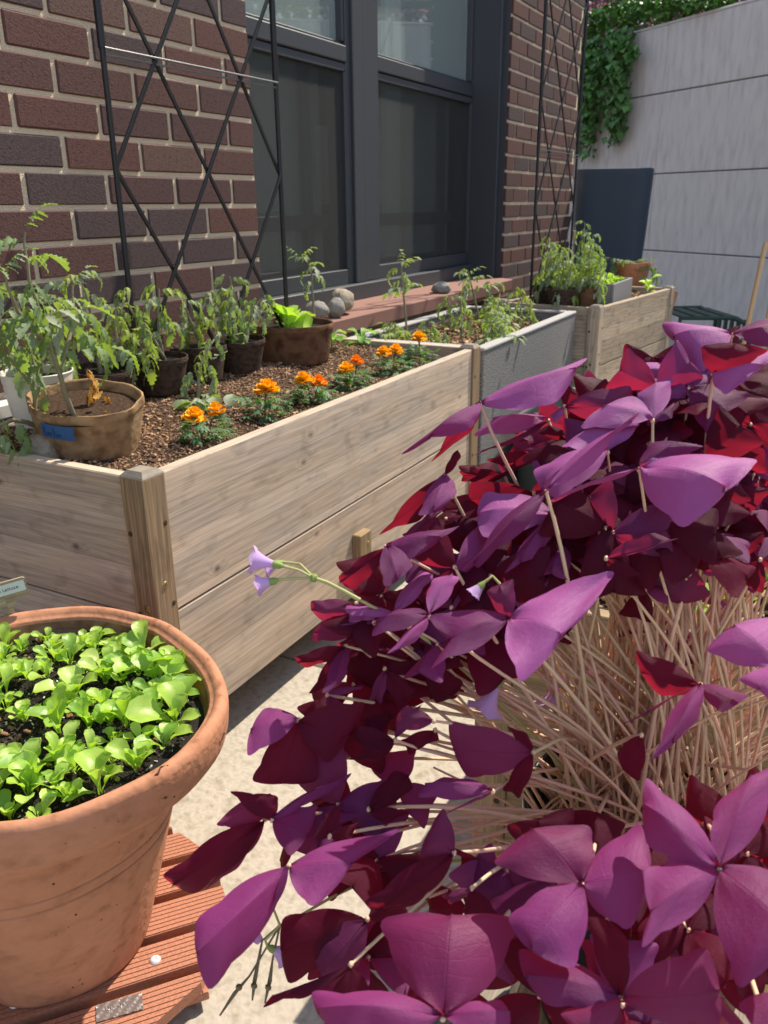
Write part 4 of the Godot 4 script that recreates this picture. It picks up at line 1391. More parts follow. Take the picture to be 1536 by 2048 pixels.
var seed_leaves: Array[ArrayMesh] = []
func seedling(at: Vector3, s: float, label: String, group: String, n: int) -> void:
	if seed_leaves.is_empty():
		for k in 6:
			var b := MB.new()
			broad_leaf(b, 0.031, [0.56, 0.46, 0.66, 0.40, 0.6, 0.74][k], [0.15, 0.0, 0.4, -0.2, 0.6, 0.2][k], 0.03)
			seed_leaves.append(b.mesh())
	var o := thing("seedling", label, "seedling", at, R(0, TAU), group)
	var a0 := R(0, TAU)
	for i in n:
		var f := a0 + i * 2.4
		var up := lerpf(0.55, 1.3, float(i) / n) + R(-0.15, 0.15)
		var sz := s * lerpf(1.15, 0.65, float(i) / n) * R(0.65, 1.2)
		if i >= n - 2 and rng.randf() < 0.5:
			sz *= 0.5
			up = R(0.0, 0.3)
		var bs := Basis(Vector3.UP, f) * Basis(Vector3.RIGHT, -up) * Basis(Vector3.BACK, R(-0.4, 0.4))
		put("leaf", seed_leaves[rng.randi() % 6], M.lettuce[[0, 0, 1, 2, 3, 0][rng.randi() % 6]], o, Transform3D(bs.scaled(Vector3.ONE * sz), Vector3(sin(f), 0, cos(f)) * 0.002))

# one lobed leaflet of a tomato, along +z, with droop and a crease
func tomato_leaflet(b: MB, xf: Transform3D, ln: float, wid: float, droop: float) -> void:
	var w := [0.05, 0.75, 0.58, 1.0, 0.66, 0.82, 0.42, 0.46, 0.0]
	var rows := []
	for i in 9:
		var t := i / 8.0
		var row := []
		for j in 3:
			var x := float(j - 1)
			var sh := 0.05 if i % 2 == 1 else 0.0
			row.append(xf * Vector3(x * w[i] * wid * ln * 0.5, -droop * ln * t * t + 0.10 * ln * absf(x) * w[i] * (1.0 if i % 2 else 0.5), ln * (t + sh * absf(x))))
		rows.append(row)
	b.grid(rows, Vector2.ONE, xf.basis.y)

func compound_leaf(b: MB, ln: float, pairs: int, droop: float, size := 1.0) -> void:
	var pts := []
	var p := Vector3.ZERO
	var a := 0.55
	for i in 9:
		pts.append(p)
		a -= droop * 0.28
		p += Vector3(R(-0.04, 0.04), sin(a), cos(a)) * ln / 8.0
	b.tube(pts, [0.0013, 0.0013, 0.0011, 0.0009, 0.0007], 4, false)
	for k in pairs:
		var t := 0.30 + 0.55 * k / maxf(1.0, pairs - 1.0)
		var q: Vector3 = pts[int(t * 8.0)]
		for s in [-1.0, 1.0]:
			var bs := Basis(Vector3.UP, s * R(0.9, 1.35)) * Basis(Vector3.RIGHT, R(0.05, 0.45) + droop * 0.4) * Basis(Vector3.BACK, R(-0.5, 0.5))
			var l := ln * size * R(0.30, 0.42) * (1.0 - 0.25 * absf(t - 0.5))
			tomato_leaflet(b, Transform3D(bs, q), l, R(0.42, 0.58), R(0.1, 0.6) + droop * 0.25)
	var e := atan2(pts[8].y - pts[7].y, pts[8].z - pts[7].z)
	tomato_leaflet(b, Transform3D(Basis(Vector3.RIGHT, -e), pts[8]), ln * size * 0.5, 0.62, 0.3 + droop * 0.2)

var tomato_leaves := []   # [mesh] by droop
func tomato(o: Node3D, stems: Array, n: int, ln: float, droop: int, mats: Array, from := 0.35) -> void:
	# stems are lists of points in world space; the node sits at the foot of the first
	if tomato_leaves.is_empty():
		for d in 3:
			var kinds := []
			for k in 5:
				var b := MB.new()
				compound_leaf(b, 1.0, 3 + k % 2, [0.35, 0.95, 1.5][d], 1.0)
				kinds.append(b.mesh())
			tomato_leaves.append(kinds)
	for s in stems:
		var c := Curve3D.new()
		for i in s.size():
			var t: Vector3 = (s[mini(i + 1, s.size() - 1)] - s[maxi(i - 1, 0)]) * 0.2
			c.add_point(s[i] - o.position, -t, t)
		var pts := []
		for i in 13:
			pts.append(c.sample_baked(c.get_baked_length() * i / 12.0, true) + Vector3(R(-0.002, 0.002), 0, R(-0.002, 0.002)))
		var b := MB.new()
		b.tube(pts, [0.0046, 0.0044, 0.0042, 0.004, 0.0038, 0.0036, 0.0034, 0.003, 0.0028, 0.0025, 0.0022, 0.0018, 0.0014], 7)
		put("stem", b, M.tom_stem, o)
		var a := R(0, TAU)
		for k in n:
			var t := lerpf(from, 1.0, float(k) / maxf(1.0, n - 1.0))
			a += 2.3 + R(-0.4, 0.4)
			var sz := ln * lerpf(1.0, 0.55, t) * R(0.8, 1.2)
			var bs := Basis(Vector3.UP, a) * Basis(Vector3.RIGHT, R(-0.2, 0.2) - (0.5 if t > 0.9 else 0.0))
			put("leaf", tomato_leaves[clampi(droop + (rng.randi() % 2), 0, 2)][rng.randi() % 5], mats[rng.randi() % mats.size()], o, Transform3D(bs.scaled(Vector3.ONE * sz), c.sample_baked(c.get_baked_length() * t, true)))

func fibre_pot(called: String, label: String, at: Vector3, r0: float, r1: float, h: float, m: Material, fold := 0.03, tilt := Basis.IDENTITY, soil_m: Material = null) -> Node3D:
	var o := thing(called, label, "pot", at)
	o.basis = tilt
	var ph := R(0, TAU)
	var b := MB.new()
	b.lathe([[0.0, 0.0], [r0 * 0.96, 0.0], [r0, 0.004], [lerpf(r0, r1, 0.35), h * 0.35], [lerpf(r0, r1, 0.7) * 1.01, h * 0.7], [r1 * 0.995, h * 0.86], [r1 * 1.02, h * 0.88], [r1 * 1.02, h], [r1 * 0.985, h * 1.005], [r1 * 0.96, h * 0.97], [r1 * 0.9, h * 0.75]], 40, func(f, y, r): return r * fold * (sin(2.0 * f + ph) * 0.7 + sin(5.0 * f + y * 40.0 + ph) * 0.35 + 0.3 * sin(9.0 * f - ph)) if r > 0.01 else 0.0, Vector2(2, 1))
	put("side", b, m, o)
	var s := MB.new()
	s.lathe([[r1 * 0.97, h * 0.84], [r1 * 0.5, h * 0.87], [0.0, h * 0.86]], 24)
	put("soil", s, soil_m if soil_m else M.soil_dark, o)
	return o

func marigold(at: Vector3, heads: Array, label: String) -> void:
	var o := thing("marigold", label, "marigold", at, R(0, TAU) * 0.0, "marigolds along the front of the near planter")
	var fb := MB.new()
	for i in 54:
		var f := R(0, TAU)
		var r := 0.040 * sqrt(rng.randf())
		var q := Vector3(cos(f) * r, R(0.006, 0.05) * (1.0 - r * 8.0), sin(f) * r)
		var bs := Basis(Vector3.UP, PI / 2 - f + R(-0.5, 0.5)) * Basis(Vector3.RIGHT, R(-0.7, 0.5))
		for k in 3:
			for s in [-1.0, 1.0]:
				tomato_leaflet(fb, Transform3D(bs * Basis(Vector3.UP, s * 0.8), q + bs * Vector3(0, 0, 0.004 + 0.005 * k)), 0.012, 0.36, 0.25)
		tomato_leaflet(fb, Transform3D(bs, q + bs * Vector3(0, 0, 0.016)), 0.012, 0.4, 0.3)
	put("foliage", fb, M.mari_leaf, o)
	for h in heads:
		var hp: Vector3 = h[0] - at
		var sb := MB.new()
		sb.tube([Vector3(hp.x * 0.2, 0.0, hp.z * 0.2), hp * 0.6 + Vector3(0, 0.006, 0), hp - Vector3(0, 0.006, 0)], [0.0016, 0.0018, 0.003], 6)
		var stem := put("stem", sb, M.mari_leaf, o)
		var b := MB.new()
		for ring in 4:
			var cnt: int = [13, 11, 8, 5][ring]
			for k in cnt:
				var f := TAU * k / cnt + ring * 0.7 + R(-0.12, 0.12)
				var tilt: float = [0.05, 0.45, 0.9, 1.3][ring]
				var l: float = 0.0190 * [1.0, 0.85, 0.65, 0.45][ring] * h[1] * R(0.88, 1.1)
				var bs := Basis(Vector3.UP, f) * Basis(Vector3.RIGHT, -tilt + R(-0.15, 0.15)) * Basis(Vector3.BACK, R(-0.3, 0.3))
				var rows := []
				for i in 4:
					var row := []
					for j in 4:
						var x := (j - 1.5) / 1.5
						var t := i / 3.0
						row.append(bs * Vector3(x * l * 0.5 * [0.25, 0.7, 1.0, 0.9][i], l * (0.16 * sin(j * 2.4 + k) * t + 0.1 * t * t), l * (t - 0.08 * absf(x) * t)) + Vector3(0, 0.0048 * ring - 0.003, 0))
					rows.append(row)
				b.grid(rows)
		put("flower", b, M.mari[h[2]], o, Transform3D(Basis(Vector3.RIGHT, R(-0.3, 0.3)), hp))
		var cb := MB.new()
		cb.lathe([[0.0015, -0.011], [0.0042, -0.007], [0.0048, 0.0], [0.003, 0.003]], 10)
		put("calyx", cb, M.mari_leaf, stem, Transform3D(Basis.IDENTITY, hp))

func build_bed_plants() -> void:
	# the tilted tan pot with its blue tape and tomato
	var tb := Basis.from_euler(Vector3(0.06, 0.6, 0.17))
	var pa := fibre_pot("fabric_pot", "tan fabric pot leaning in the near planter, with a strip of blue tape", Vector3(0.985, 0.516, 0.262), 0.074, 0.088, 0.105, M.fabric, 0.07, tb, M.soil)
	var inv := tb.inverse()
	# blue tape on the side that faces the camera
	var dirv := inv * (Vector3(0, 0.92, 1.363) - Vector3(0.985, 0.55, 0.262))
	var f0 := atan2(dirv.z, dirv.x) + 0.56
	var rows := []
	for i in 9:
		var f := f0 + lerpf(0.31, -0.31, i / 8.0)
		rows.append([Vector3(cos(f) * 0.0945, 0.092 + 0.0, sin(f) * 0.0945), Vector3(cos(f) * 0.0920, 0.067, sin(f) * 0.0920)])
	var tape := MB.new()
	tape.grid(rows)
	var tp := put("blue_tape", tape, M.tape, pa)
	# handwriting: Lorlin
	var strokes := [[[0.0, 1.0], [0.02, 0.0], [0.10, 0.02]], [[0.19, 0.45], [0.14, 0.25], [0.18, 0.02], [0.24, 0.2], [0.19, 0.45]], [[0.29, 0.45], [0.30, 0.0], [0.31, 0.3], [0.37, 0.42]], [[0.44, 1.0], [0.45, 0.0]], [[0.53, 0.45], [0.54, 0.0]], [[0.525, 0.66], [0.53, 0.7]], [[0.62, 0.45], [0.63, 0.0], [0.65, 0.32], [0.71, 0.4], [0.74, 0.0]]]
	for s in strokes:
		var pts := []
		for q in s:
			var f: float = f0 + lerpf(0.25, -0.2, q[0])
			var y: float = 0.071 + 0.015 * q[1]
			var r: float = lerpf(0.0922, 0.0947, (y - 0.067) / 0.025)
			pts.append(Vector3(cos(f) * r, y, sin(f) * r))
		var b := MB.new()
		b.tube(pts, [0.0005], 4)
		put("handwriting", b, M.tape_ink, tp)
	var ta := thing("tomato_plant", "tallest tomato plant, growing from the tan fabric pot at the left edge", "tomato plant", Vector3(0.935, 0.60, 0.285), 0.0, "tomato plants in the near planter")
	tomato(ta, [[Vector3(0.935, 0.60, 0.285), Vector3(0.905, 0.70, 0.30), Vector3(0.885, 0.80, 0.295), Vector3(0.89, 0.885, 0.29)], [Vector3(0.91, 0.68, 0.30), Vector3(0.96, 0.74, 0.285), Vector3(0.985, 0.80, 0.27)], [Vector3(0.90, 0.72, 0.30), Vector3(0.84, 0.78, 0.31), Vector3(0.82, 0.83, 0.32)]], 9, 0.104, 0, [M.tom[0], M.tom[1], M.tom[2], M.tom[3]], 0.35)
	# withered leaves low on it
	for k in 7:
		put("dry_leaf", tomato_leaves[2][k % 5], M.dry, ta, Transform3D(Basis.from_euler(Vector3(R(0, 0.6), R(0, TAU), R(-0.4, 0.4))).scaled(Vector3.ONE * R(0.035, 0.06)), Vector3(R(0.02, 0.09), R(0.0, 0.07), R(-0.03, 0.03))))
	# woody side tomato left of the tan pot
	var tw := thing("tomato_plant", "bare woody stemmed tomato at the left edge, in front of the white bucket", "tomato plant", Vector3(0.905, 0.525, 0.22), 0.0, "tomato plants in the near planter")
	tomato(tw, [[Vector3(0.905, 0.525, 0.22), Vector3(0.915, 0.60, 0.22), Vector3(0.92, 0.64, 0.22), Vector3(0.87, 0.71, 0.215), Vector3(0.80, 0.76, 0.21)], [Vector3(0.91, 0.58, 0.22), Vector3(0.86, 0.60, 0.23), Vector3(0.80, 0.59, 0.24)]], 5, 0.10, 1, [M.tom[0], M.tom[2], M.tom[1]], 0.5)
	# white bucket
	var bk := thing("bucket", "white ribbed metal bucket against the brick wall at the left edge", "bucket", Vector3(1.0, 0.548, 0.135))
	var bb := MB.new()
	bb.lathe([[0.0, 0.0], [0.047, 0.0], [0.048, 0.003], [0.056, 0.06], [0.0575, 0.064], [0.0565, 0.068], [0.0583, 0.074], [0.0574, 0.078], [0.0590, 0.083], [0.0605, 0.096], [0.0625, 0.0975], [0.062, 0.1], [0.0595, 0.099], [0.058, 0.085]], 36)
	put("body", bb, M.bucket, bk)
	var bsl := MB.new()
	bsl.lathe([[0.0585, 0.085], [0.03, 0.088], [0.0, 0.088]], 24)
	put("soil", bsl, M.soil_dark, bk)
	var tbk := thing("tomato_plant", "pale thin tomato plant growing from the white bucket", "tomato plant", Vector3(1.0, 0.635, 0.135), 0.0, "tomato plants in the near planter")
	tomato(tbk, [[Vector3(1.0, 0.635, 0.135), Vector3(0.985, 0.70, 0.14), Vector3(0.98, 0.77, 0.14)], [Vector3(1.01, 0.635, 0.13), Vector3(1.04, 0.72, 0.13)]], 6, 0.10, 1, [M.tom[1], M.tom[3], M.tom[0]])
	# little brown pots along the wall, each with a drooping tomato
	var small := [
		[Vector3(1.155, 0.548, 0.125), "small dark brown fibre pot between the white bucket and the trellis", "drooping dusty tomato in the small pot behind the tan one", [[Vector3(0, 0, 0), Vector3(0.0, 0.09, 0.0), Vector3(-0.015, 0.19, 0.0)], [Vector3(0.01, 0, 0), Vector3(0.03, 0.06, 0.02), Vector3(0.05, 0.12, 0.01)]], 0.085, [1, 3, 4]],
		[Vector3(1.305, 0.549, 0.135), "dark brown fibre pot at the foot of the left trellis upright", "drooping tomato with two bare stems at the left trellis upright", [[Vector3(0.012, 0, 0.01), Vector3(-0.03, 0.06, 0.015), Vector3(-0.07, 0.115, 0.01), Vector3(-0.055, 0.15, 0.0)], [Vector3(0.015, 0, 0.0), Vector3(0.015, 0.08, 0.0), Vector3(0.025, 0.145, 0.0)], [Vector3(-0.03, 0, 0.02), Vector3(-0.055, 0.03, 0.03), Vector3(-0.075, 0.06, 0.03)]], 0.085, [0, 1, 4]],
		[Vector3(1.445, 0.548, 0.13), "dark fibre pot in the middle under the trellis", "pale dusty tomato under the middle of the trellis", [[Vector3(0, 0, 0), Vector3(0.01, 0.07, 0.0), Vector3(0.045, 0.125, 0.0)], [Vector3(0.01, 0, 0), Vector3(-0.02, 0.07, 0.0), Vector3(-0.045, 0.11, 0.01)]], 0.08, [3, 1, 4]],
		[Vector3(1.585, 0.546, 0.135), "dark fibre pot left of the big lettuce bag", "pale drooping tomato left of the big lettuce bag", [[Vector3(0, 0, 0), Vector3(0.0, 0.08, 0.0), Vector3(-0.02, 0.155, 0.0)], [Vector3(0.01, 0, 0.01), Vector3(0.05, 0.07, 0.01), Vector3(0.075, 0.1, 0.02)], [Vector3(-0.01, 0, 0.01), Vector3(-0.045, 0.06, 0.02), Vector3(-0.06, 0.11, 0.03)]], 0.085, [3, 1, 0, 4]]]
	for q in small:
		var p: Vector3 = q[0]
		fibre_pot("fibre_pot", q[1], p, 0.047, 0.062, 0.078, M.fabric_dark, 0.03, Basis.from_euler(Vector3(R(-0.06, 0.06), R(0, TAU), R(-0.06, 0.06))))
		var top := p + Vector3(0, 0.066, 0)
		var t := thing("tomato_plant", q[2], "tomato plant", top, 0.0, "tomato plants in the near planter")
		var st := []
		for s in q[3]:
			var l := []
			for v in s:
				l.append(top + v)
			st.append(l)
		tomato(t, st, 8, q[4], 1, q[5].map(func(i): return M.tom[i]), 0.42)
	# the small one planted in the mulch in front
	var tf := thing("tomato_plant", "young tomato with a broken pale leaf, rooted in the mulch before the small pots", "tomato plant", Vector3(1.322, 0.532, 0.222), 0.0, "tomato plants in the near planter")
	tomato(tf, [[Vector3(1.322, 0.532, 0.222), Vector3(1.336, 0.594, 0.22), Vector3(1.372, 0.64, 0.22), Vector3(1.41, 0.662, 0.215)], [Vector3(1.32, 0.534, 0.222), Vector3(1.28, 0.55, 0.25), Vector3(1.23, 0.548, 0.28)]], 7, 0.085, 1, [M.tom[1], M.tom[3], M.tom[4]], 0.4)
	for k in 5:
		var b := MB.new()
		broad_leaf(b, R(0.04, 0.055), 0.6, 0.45)
		put("leaf", b, M.tom[1] if k % 2 else M.tom[3], tf, Transform3D(Basis.from_euler(Vector3(R(-0.1, 0.3), R(0, TAU), 0)), Vector3(-0.06 + 0.035 * k - 0.03, 0.014, 0.04 + R(-0.02, 0.03))))
	# big lettuce bag
	var bag := fibre_pot("grow_bag", "big rusty brown grow bag with pale lettuce, at the right trellis upright", Vector3(1.80, 0.538, 0.14), 0.094, 0.108, 0.098, M.fabric_bag, 0.025)
	var lt := thing("lettuce_plant", "pale yellow green lettuce filling the big brown grow bag", "lettuce", Vector3(1.80, 0.622, 0.14))
	for k in 13:
		var b := MB.new()
		broad_leaf(b, R(0.05, 0.085), 0.85, R(0.1, 0.5), 0.02)
		put("leaf", b, M.lettuce[2 if k % 2 else 0], lt, Transform3D(Basis.from_euler(Vector3(R(-0.9, 0.0), k * 2.4, R(-0.4, 0.4))), Vector3(-0.02 + R(-0.02, 0.02), 0, R(-0.02, 0.02))))
	# basil beside the bag, and a broad leaved seedling at the right board
	for q in [[Vector3(2.0, 0.522, 0.135), 0.065, 9, "bright green basil with broad cupped leaves right of the brown grow bag"], [Vector3(2.105, 0.518, 0.17), 0.05, 7, "low light green basil at the near planter's right end board"]]:
		var o := thing("basil_plant", q[3], "basil", q[0])
		var sb := MB.new()
		sb.tube([Vector3.ZERO, Vector3(0.002, q[1] * 0.6, 0), Vector3(0, q[1] * 1.1, 0)], [0.0025, 0.0018], 6)
		put("stem", sb, M.tom_green, o)
		for k in q[2]:
			var b := MB.new()
			broad_leaf(b, q[1] * R(0.65, 1.1), 0.62, R(0.1, 0.45))
			put("leaf", b, M.basil, o, Transform3D(Basis(Vector3.UP, k * 1.9 + q[0].x) * Basis(Vector3.RIGHT, R(-0.5, 0.35)), Vector3(0, q[1] * lerpf(0.35, 1.1, float(k) / q[2]), 0)))
	# stone in the near left corner
	tag(put("stone", rock_mesh(0.046, 0.032, 77), M.rock, self, Transform3D(Basis(Vector3.UP, 0.5), Vector3(0.917, 0.537, 0.232))), "pale brown pitted stone in the near planter's left corner, before the tan pot", "stone")
	# marigolds
	marigold(Vector3(1.128, 0.519, 0.395), [[Vector3(1.117, 0.564, 0.385), 1.15, 0], [Vector3(1.15, 0.570, 0.41), 0.95, 0]], "marigold with two orange heads, nearest to the planter's corner post")
	marigold(Vector3(1.325, 0.519, 0.385), [[Vector3(1.33, 0.574, 0.392), 1.35, 0]], "marigold with one big orange head, second from the corner post")
	marigold(Vector3(1.478, 0.518, 0.405), [[Vector3(1.468, 0.566, 0.392), 1.2, 0], [Vector3(1.49, 0.56, 0.415), 0.95, 1]], "marigold with a deeper orange second head, third from the corner post")
	marigold(Vector3(1.665, 0.515, 0.40), [[Vector3(1.652, 0.558, 0.388), 1.15, 0], [Vector3(1.682, 0.572, 0.40), 0.9, 1]], "marigold with two close heads, fourth from the corner post")
	marigold(Vector3(1.86, 0.512, 0.40), [[Vector3(1.845, 0.566, 0.385), 1.1, 0], [Vector3(1.88, 0.568, 0.40), 1.1, 0]], "marigold with two wide orange heads, fifth from the corner post")
	marigold(Vector3(2.045, 0.508, 0.39), [[Vector3(2.05, 0.575, 0.385), 1.2, 0]], "single marigold at the planter's far end, closest to the grey planter")
	# tomato seedlings in the grey planter
	var rows2 := [[Vector3(2.03, 0.555, 0.06), Vector3(2.04, 0.67, 0.055), Vector3(2.035, 0.76, 0.05), Vector3(1.985, 0.785, 0.05)], [Vector3(2.42, 0.50, 0.17), Vector3(2.41, 0.63, 0.16), Vector3(2.405, 0.745, 0.15)], [Vector3(2.92, 0.50, 0.22), Vector3(2.89, 0.62, 0.2), Vector3(2.84, 0.69, 0.2)], [Vector3(2.55, 0.50, 0.3), Vector3(2.55, 0.56, 0.3), Vector3(2.56, 0.63, 0.29)], [Vector3(2.68, 0.50, 0.2), Vector3(2.68, 0.56, 0.2), Vector3(2.66, 0.62, 0.2)], [Vector3(2.36, 0.50, 0.28), Vector3(2.36, 0.54, 0.28), Vector3(2.34, 0.58, 0.28)], [Vector3(2.8, 0.50, 0.33), Vector3(2.8, 0.56, 0.33), Vector3(2.82, 0.6, 0.33)], [Vector3(3.02, 0.50, 0.34), Vector3(3.02, 0.57, 0.34), Vector3(3.0, 0.62, 0.33)], [Vector3(2.52, 0.50, 0.42), Vector3(2.52, 0.53, 0.42), Vector3(2.5, 0.56, 0.42)], [Vector3(2.9, 0.50, 0.42), Vector3(2.9, 0.54, 0.42), Vector3(2.88, 0.57, 0.42)], [Vector3(2.27, 0.50, 0.36), Vector3(2.27, 0.53, 0.36), Vector3(2.25, 0.56, 0.37)], [Vector3(3.06, 0.50, 0.2), Vector3(3.06, 0.56, 0.2), Vector3(3.08, 0.63, 0.2)]]
	var names := ["curling tomato seedling before the left window mullion, beside the sill's round cobble", "tall thin tomato seedling in the grey planter, up against the window's mullion", "leafy tomato seedling in the grey planter, right end, before the window's right jamb", "low tomato seedling in the middle of the grey planter", "tomato seedling at the back middle of the grey planter", "small tomato seedling at the left end of the grey planter", "tomato seedling right of the grey planter's middle", "tomato seedling at the grey planter's right end near the far planter", "tiny tomato seedling at the front rim of the grey planter", "tiny tomato seedling at the front rim toward the grey planter's right end", "tiny tomato seedling in the grey planter's near left corner", "tomato seedling in the grey planter's back right corner"]
	for i in rows2.size():
		var o := thing("tomato_seedling", names[i], "tomato plant", rows2[i][0], 0.0, "tomato seedlings of the grey planter")
		tomato(o, [rows2[i]], 7 if i > 2 else 9, [0.07, 0.095, 0.1, 0.085, 0.085, 0.08, 0.08, 0.085, 0.07, 0.07, 0.06, 0.08][i], 1 if i > 2 else 0, [M.tom[0], M.tom[1], M.tom[4], M.tom[3]], 0.45 if i > 2 else 0.6)
	for i in 12:
		var at := Vector3(2.26 + 0.82 * fposmod(i * 0.382, 1.0), 0.502, 0.12 + 0.36 * fposmod(i * 0.618 + 0.2, 1.0))
		var o := thing("tomato_seedling", "low leafy tomato seedling in the crowd covering the grey planter's soil", "tomato plant", at, 0.0, "low seedlings crowding the grey planter")
		tomato(o, [[at, at + Vector3(0.0, 0.03, 0.0), at + Vector3(R(-0.02, 0.02), R(0.05, 0.075), 0.01)]], 8, R(0.06, 0.085), 0, [M.tom[0], M.tom[1], M.tom[4], M.tom[3]], 0.2)
	# potted plants in the far planter
	var far := [[Vector3(3.27, 0.52, 0.42), 0.06, "dark pot at the left of the far planter", "bushy grey green tomato, leftmost in the far planter"], [Vector3(3.36, 0.52, 0.33), 0.055, "black pot behind in the middle of the far planter", "bushy yellow green tomato in the middle of the far planter"], [Vector3(3.33, 0.522, 0.505), 0.05, "brown fabric pot just left of the grey trough", "tall bushy tomato just left of the grey trough"], [Vector3(3.62, 0.52, 0.40), 0.055, "dark pot hidden behind the grey trough", "tallest dusty tomato of the far planter, before the dark blue planter"]]
	for i in far.size():
		var q = far[i]
		fibre_pot("fibre_pot", q[2], q[0], q[1] * 0.8, q[1], 0.085, M.fabric_dark if i != 2 else M.fabric_bag, 0.03)
		var top: Vector3 = q[0] + Vector3(0, 0.07, 0)
		var o := thing("tomato_plant", q[3], "tomato plant", top, 0.0, "tomato plants of the far planter")
		var hgt: float = [0.16, 0.2, 0.17, 0.25][i]
		tomato(o, [[top, top + Vector3(0.0, hgt * 0.5, 0), top + Vector3(-0.01, hgt, 0)], [top, top + Vector3(0.04, hgt * 0.45, 0.02), top + Vector3(0.07, hgt * 0.8, 0.02)], [top, top + Vector3(-0.03, hgt * 0.45, 0.03), top + Vector3(-0.05, hgt * 0.7, 0.05)]], 15, 0.09, 1, [M.tom[3], M.tom[1], M.tom[4], M.tom[3]], 0.15)
	var fl := thing("plant_label", "small square wooden plant label above the plants at the far trellis foot", "plant label", Vector3(3.72, 0.6, 0.33))
	var flm := MB.new()
	flm.cube(Vector3(-0.003, 0.0, -0.0015), Vector3(0.003, 0.17, 0.0015), 0.0005)
	flm.cube(Vector3(-0.022, 0.17, -0.0016), Vector3(0.022, 0.205, 0.0016), 0.001)
	put("tag", flm, M.tan, fl)
	# yellow green sprig at the far planter's right end
	var sp := thing("lettuce_plant", "small yellow green sprig at the right end of the far planter", "plant", Vector3(3.95, 0.52, 0.62))
	for k in 9:
		var b := MB.new()
		broad_leaf(b, R(0.035, 0.06), 0.6, 0.2)
		put("leaf", b, M.lettuce[k % 3], sp, Transform3D(Basis.from_euler(Vector3(R(-1.0, -0.1), k * 2.4, 0)), Vector3(0, 0.005 + 0.007 * k, 0)))
	# greens in the planter behind the oxalis
	for k in 16:
		seedling(Vector3(R(0.95, 1.3), 0.402, R(1.1, 1.5)), R(1.3, 2.0), "green seedling in the tan planter behind the oxalis", "seedlings in the planter behind the oxalis", 6)

# ---------------------------------------------------------------- the purple oxalis
var ox: Node3D
var ox_hubs: Array[Vector3] = []
const OXPOT := Vector3(0.53, 0.302, 1.305)

func v3(a: Array, k := 0) -> Vector3:
	return Vector3(a[k], a[k + 1], a[k + 2]) * 0.0001

func half_leaflet(b: MB, h: Vector3, l: Vector3, m: Vector3, nrm: Vector3, curl: float, sd: float, arch := 0.1) -> void:
	# from the midrib h-m to the outer edge h-l-m; rows fan out like the veins
	var out := (l - m) - (l - h).normalized() * (l - m).dot((l - h).normalized())
	out = out.normalized()
	var ln := (l - h).length()
	var e := []
	var a := h.lerp(l, 0.74)
	var c := l.lerp(m, 0.30)
	var ctrl := h.lerp(a, 0.55) + out * ln * 0.17
	for i in 8:
		var t := i / 8.0
		e.append(h.lerp(ctrl, t).lerp(ctrl.lerp(a, t), t))
	for i in 5:
		var t := i / 5.0
		e.append(a.lerp(l, t).lerp(l.lerp(c, t), t))
	var fw := (m - h).normalized()
	var ctrl2 := c.lerp(m, 0.5) + fw * (l - m).length() * 0.07
	for i in 6:
		var t := i / 5.0
		e.append(c.lerp(ctrl2, t).lerp(ctrl2.lerp(m, t), t))
	var n := e.size()
	var rows := []
	var w := (l - m).length()
	for i in n:
		var t := pow(float(i) / (n - 1), 0.85)
		var mid := h.lerp(m, t) + nrm * (m - h).length() * 0.035 * sin(PI * t)
		var row := []
		for j in 7:
			var s := j / 6.0
			var p: Vector3 = mid.lerp(e[i], s)
			var sw := sin(PI * t)
			p += nrm * (m - h).length() * arch * sin(PI * pow(s * 0.25 + t * 0.75, 0.9)) * (1.0 - 0.4 * s)
			p += nrm * w * (curl * s * s * sw + 0.035 * sin(s * 5.0 + t * 7.0 + sd) * s + 0.02 * sin(t * 17.0 + sd * 3.0) * s * s)
			row.append(p)
		rows.append(row)
	b.grid(rows, Vector2.ONE, nrm)

func ox_leaf(hub: Array, lets: Array) -> void:
	var h := v3(hub)
	var eye := Vector3(0, 0.92, 1.363)
	var up := Vector3(-0.3, 0.85, 0.1).normalized()
	ox_hubs.append(h)
	var hb := MB.new()
	hb.add(rock_mesh(0.0016, 0.0016, int(h.x * 9999.0)), Transform3D.IDENTITY)
	var leaf := put("leaf", hb, M.stalk[0], ox, Transform3D(Basis.IDENTITY, h))
	for q in lets:
		var l := v3(q, 1) - h
		var r := v3(q, 4) - h
		var m := v3(q, 7) - h
		var nrm := l.cross(r).normalized()
		if nrm.dot(up) < 0.0:
			nrm = -nrm
		var b := MB.new()
		var sd := R(0, TAU)
		var curl := R(-0.26, 0.12)
		var arch := R(0.05, 0.2)
		half_leaflet(b, Vector3.ZERO, l, m, nrm, curl, sd, arch)
		half_leaflet(b, Vector3.ZERO, r, m, nrm, curl * R(0.4, 1.2), sd + 2.0, arch)
		put("leaflet", b, M.ox[[0, 2, 2, 2, 1][rng.randi() % 5] if h.y > 0.69 else [0, 1, 0, 3][rng.randi() % 4]] if q[0] != 1 else (M.ox_red[rng.randi() % 2] if rng.randf() < 0.7 else M.ox[3]), leaf)

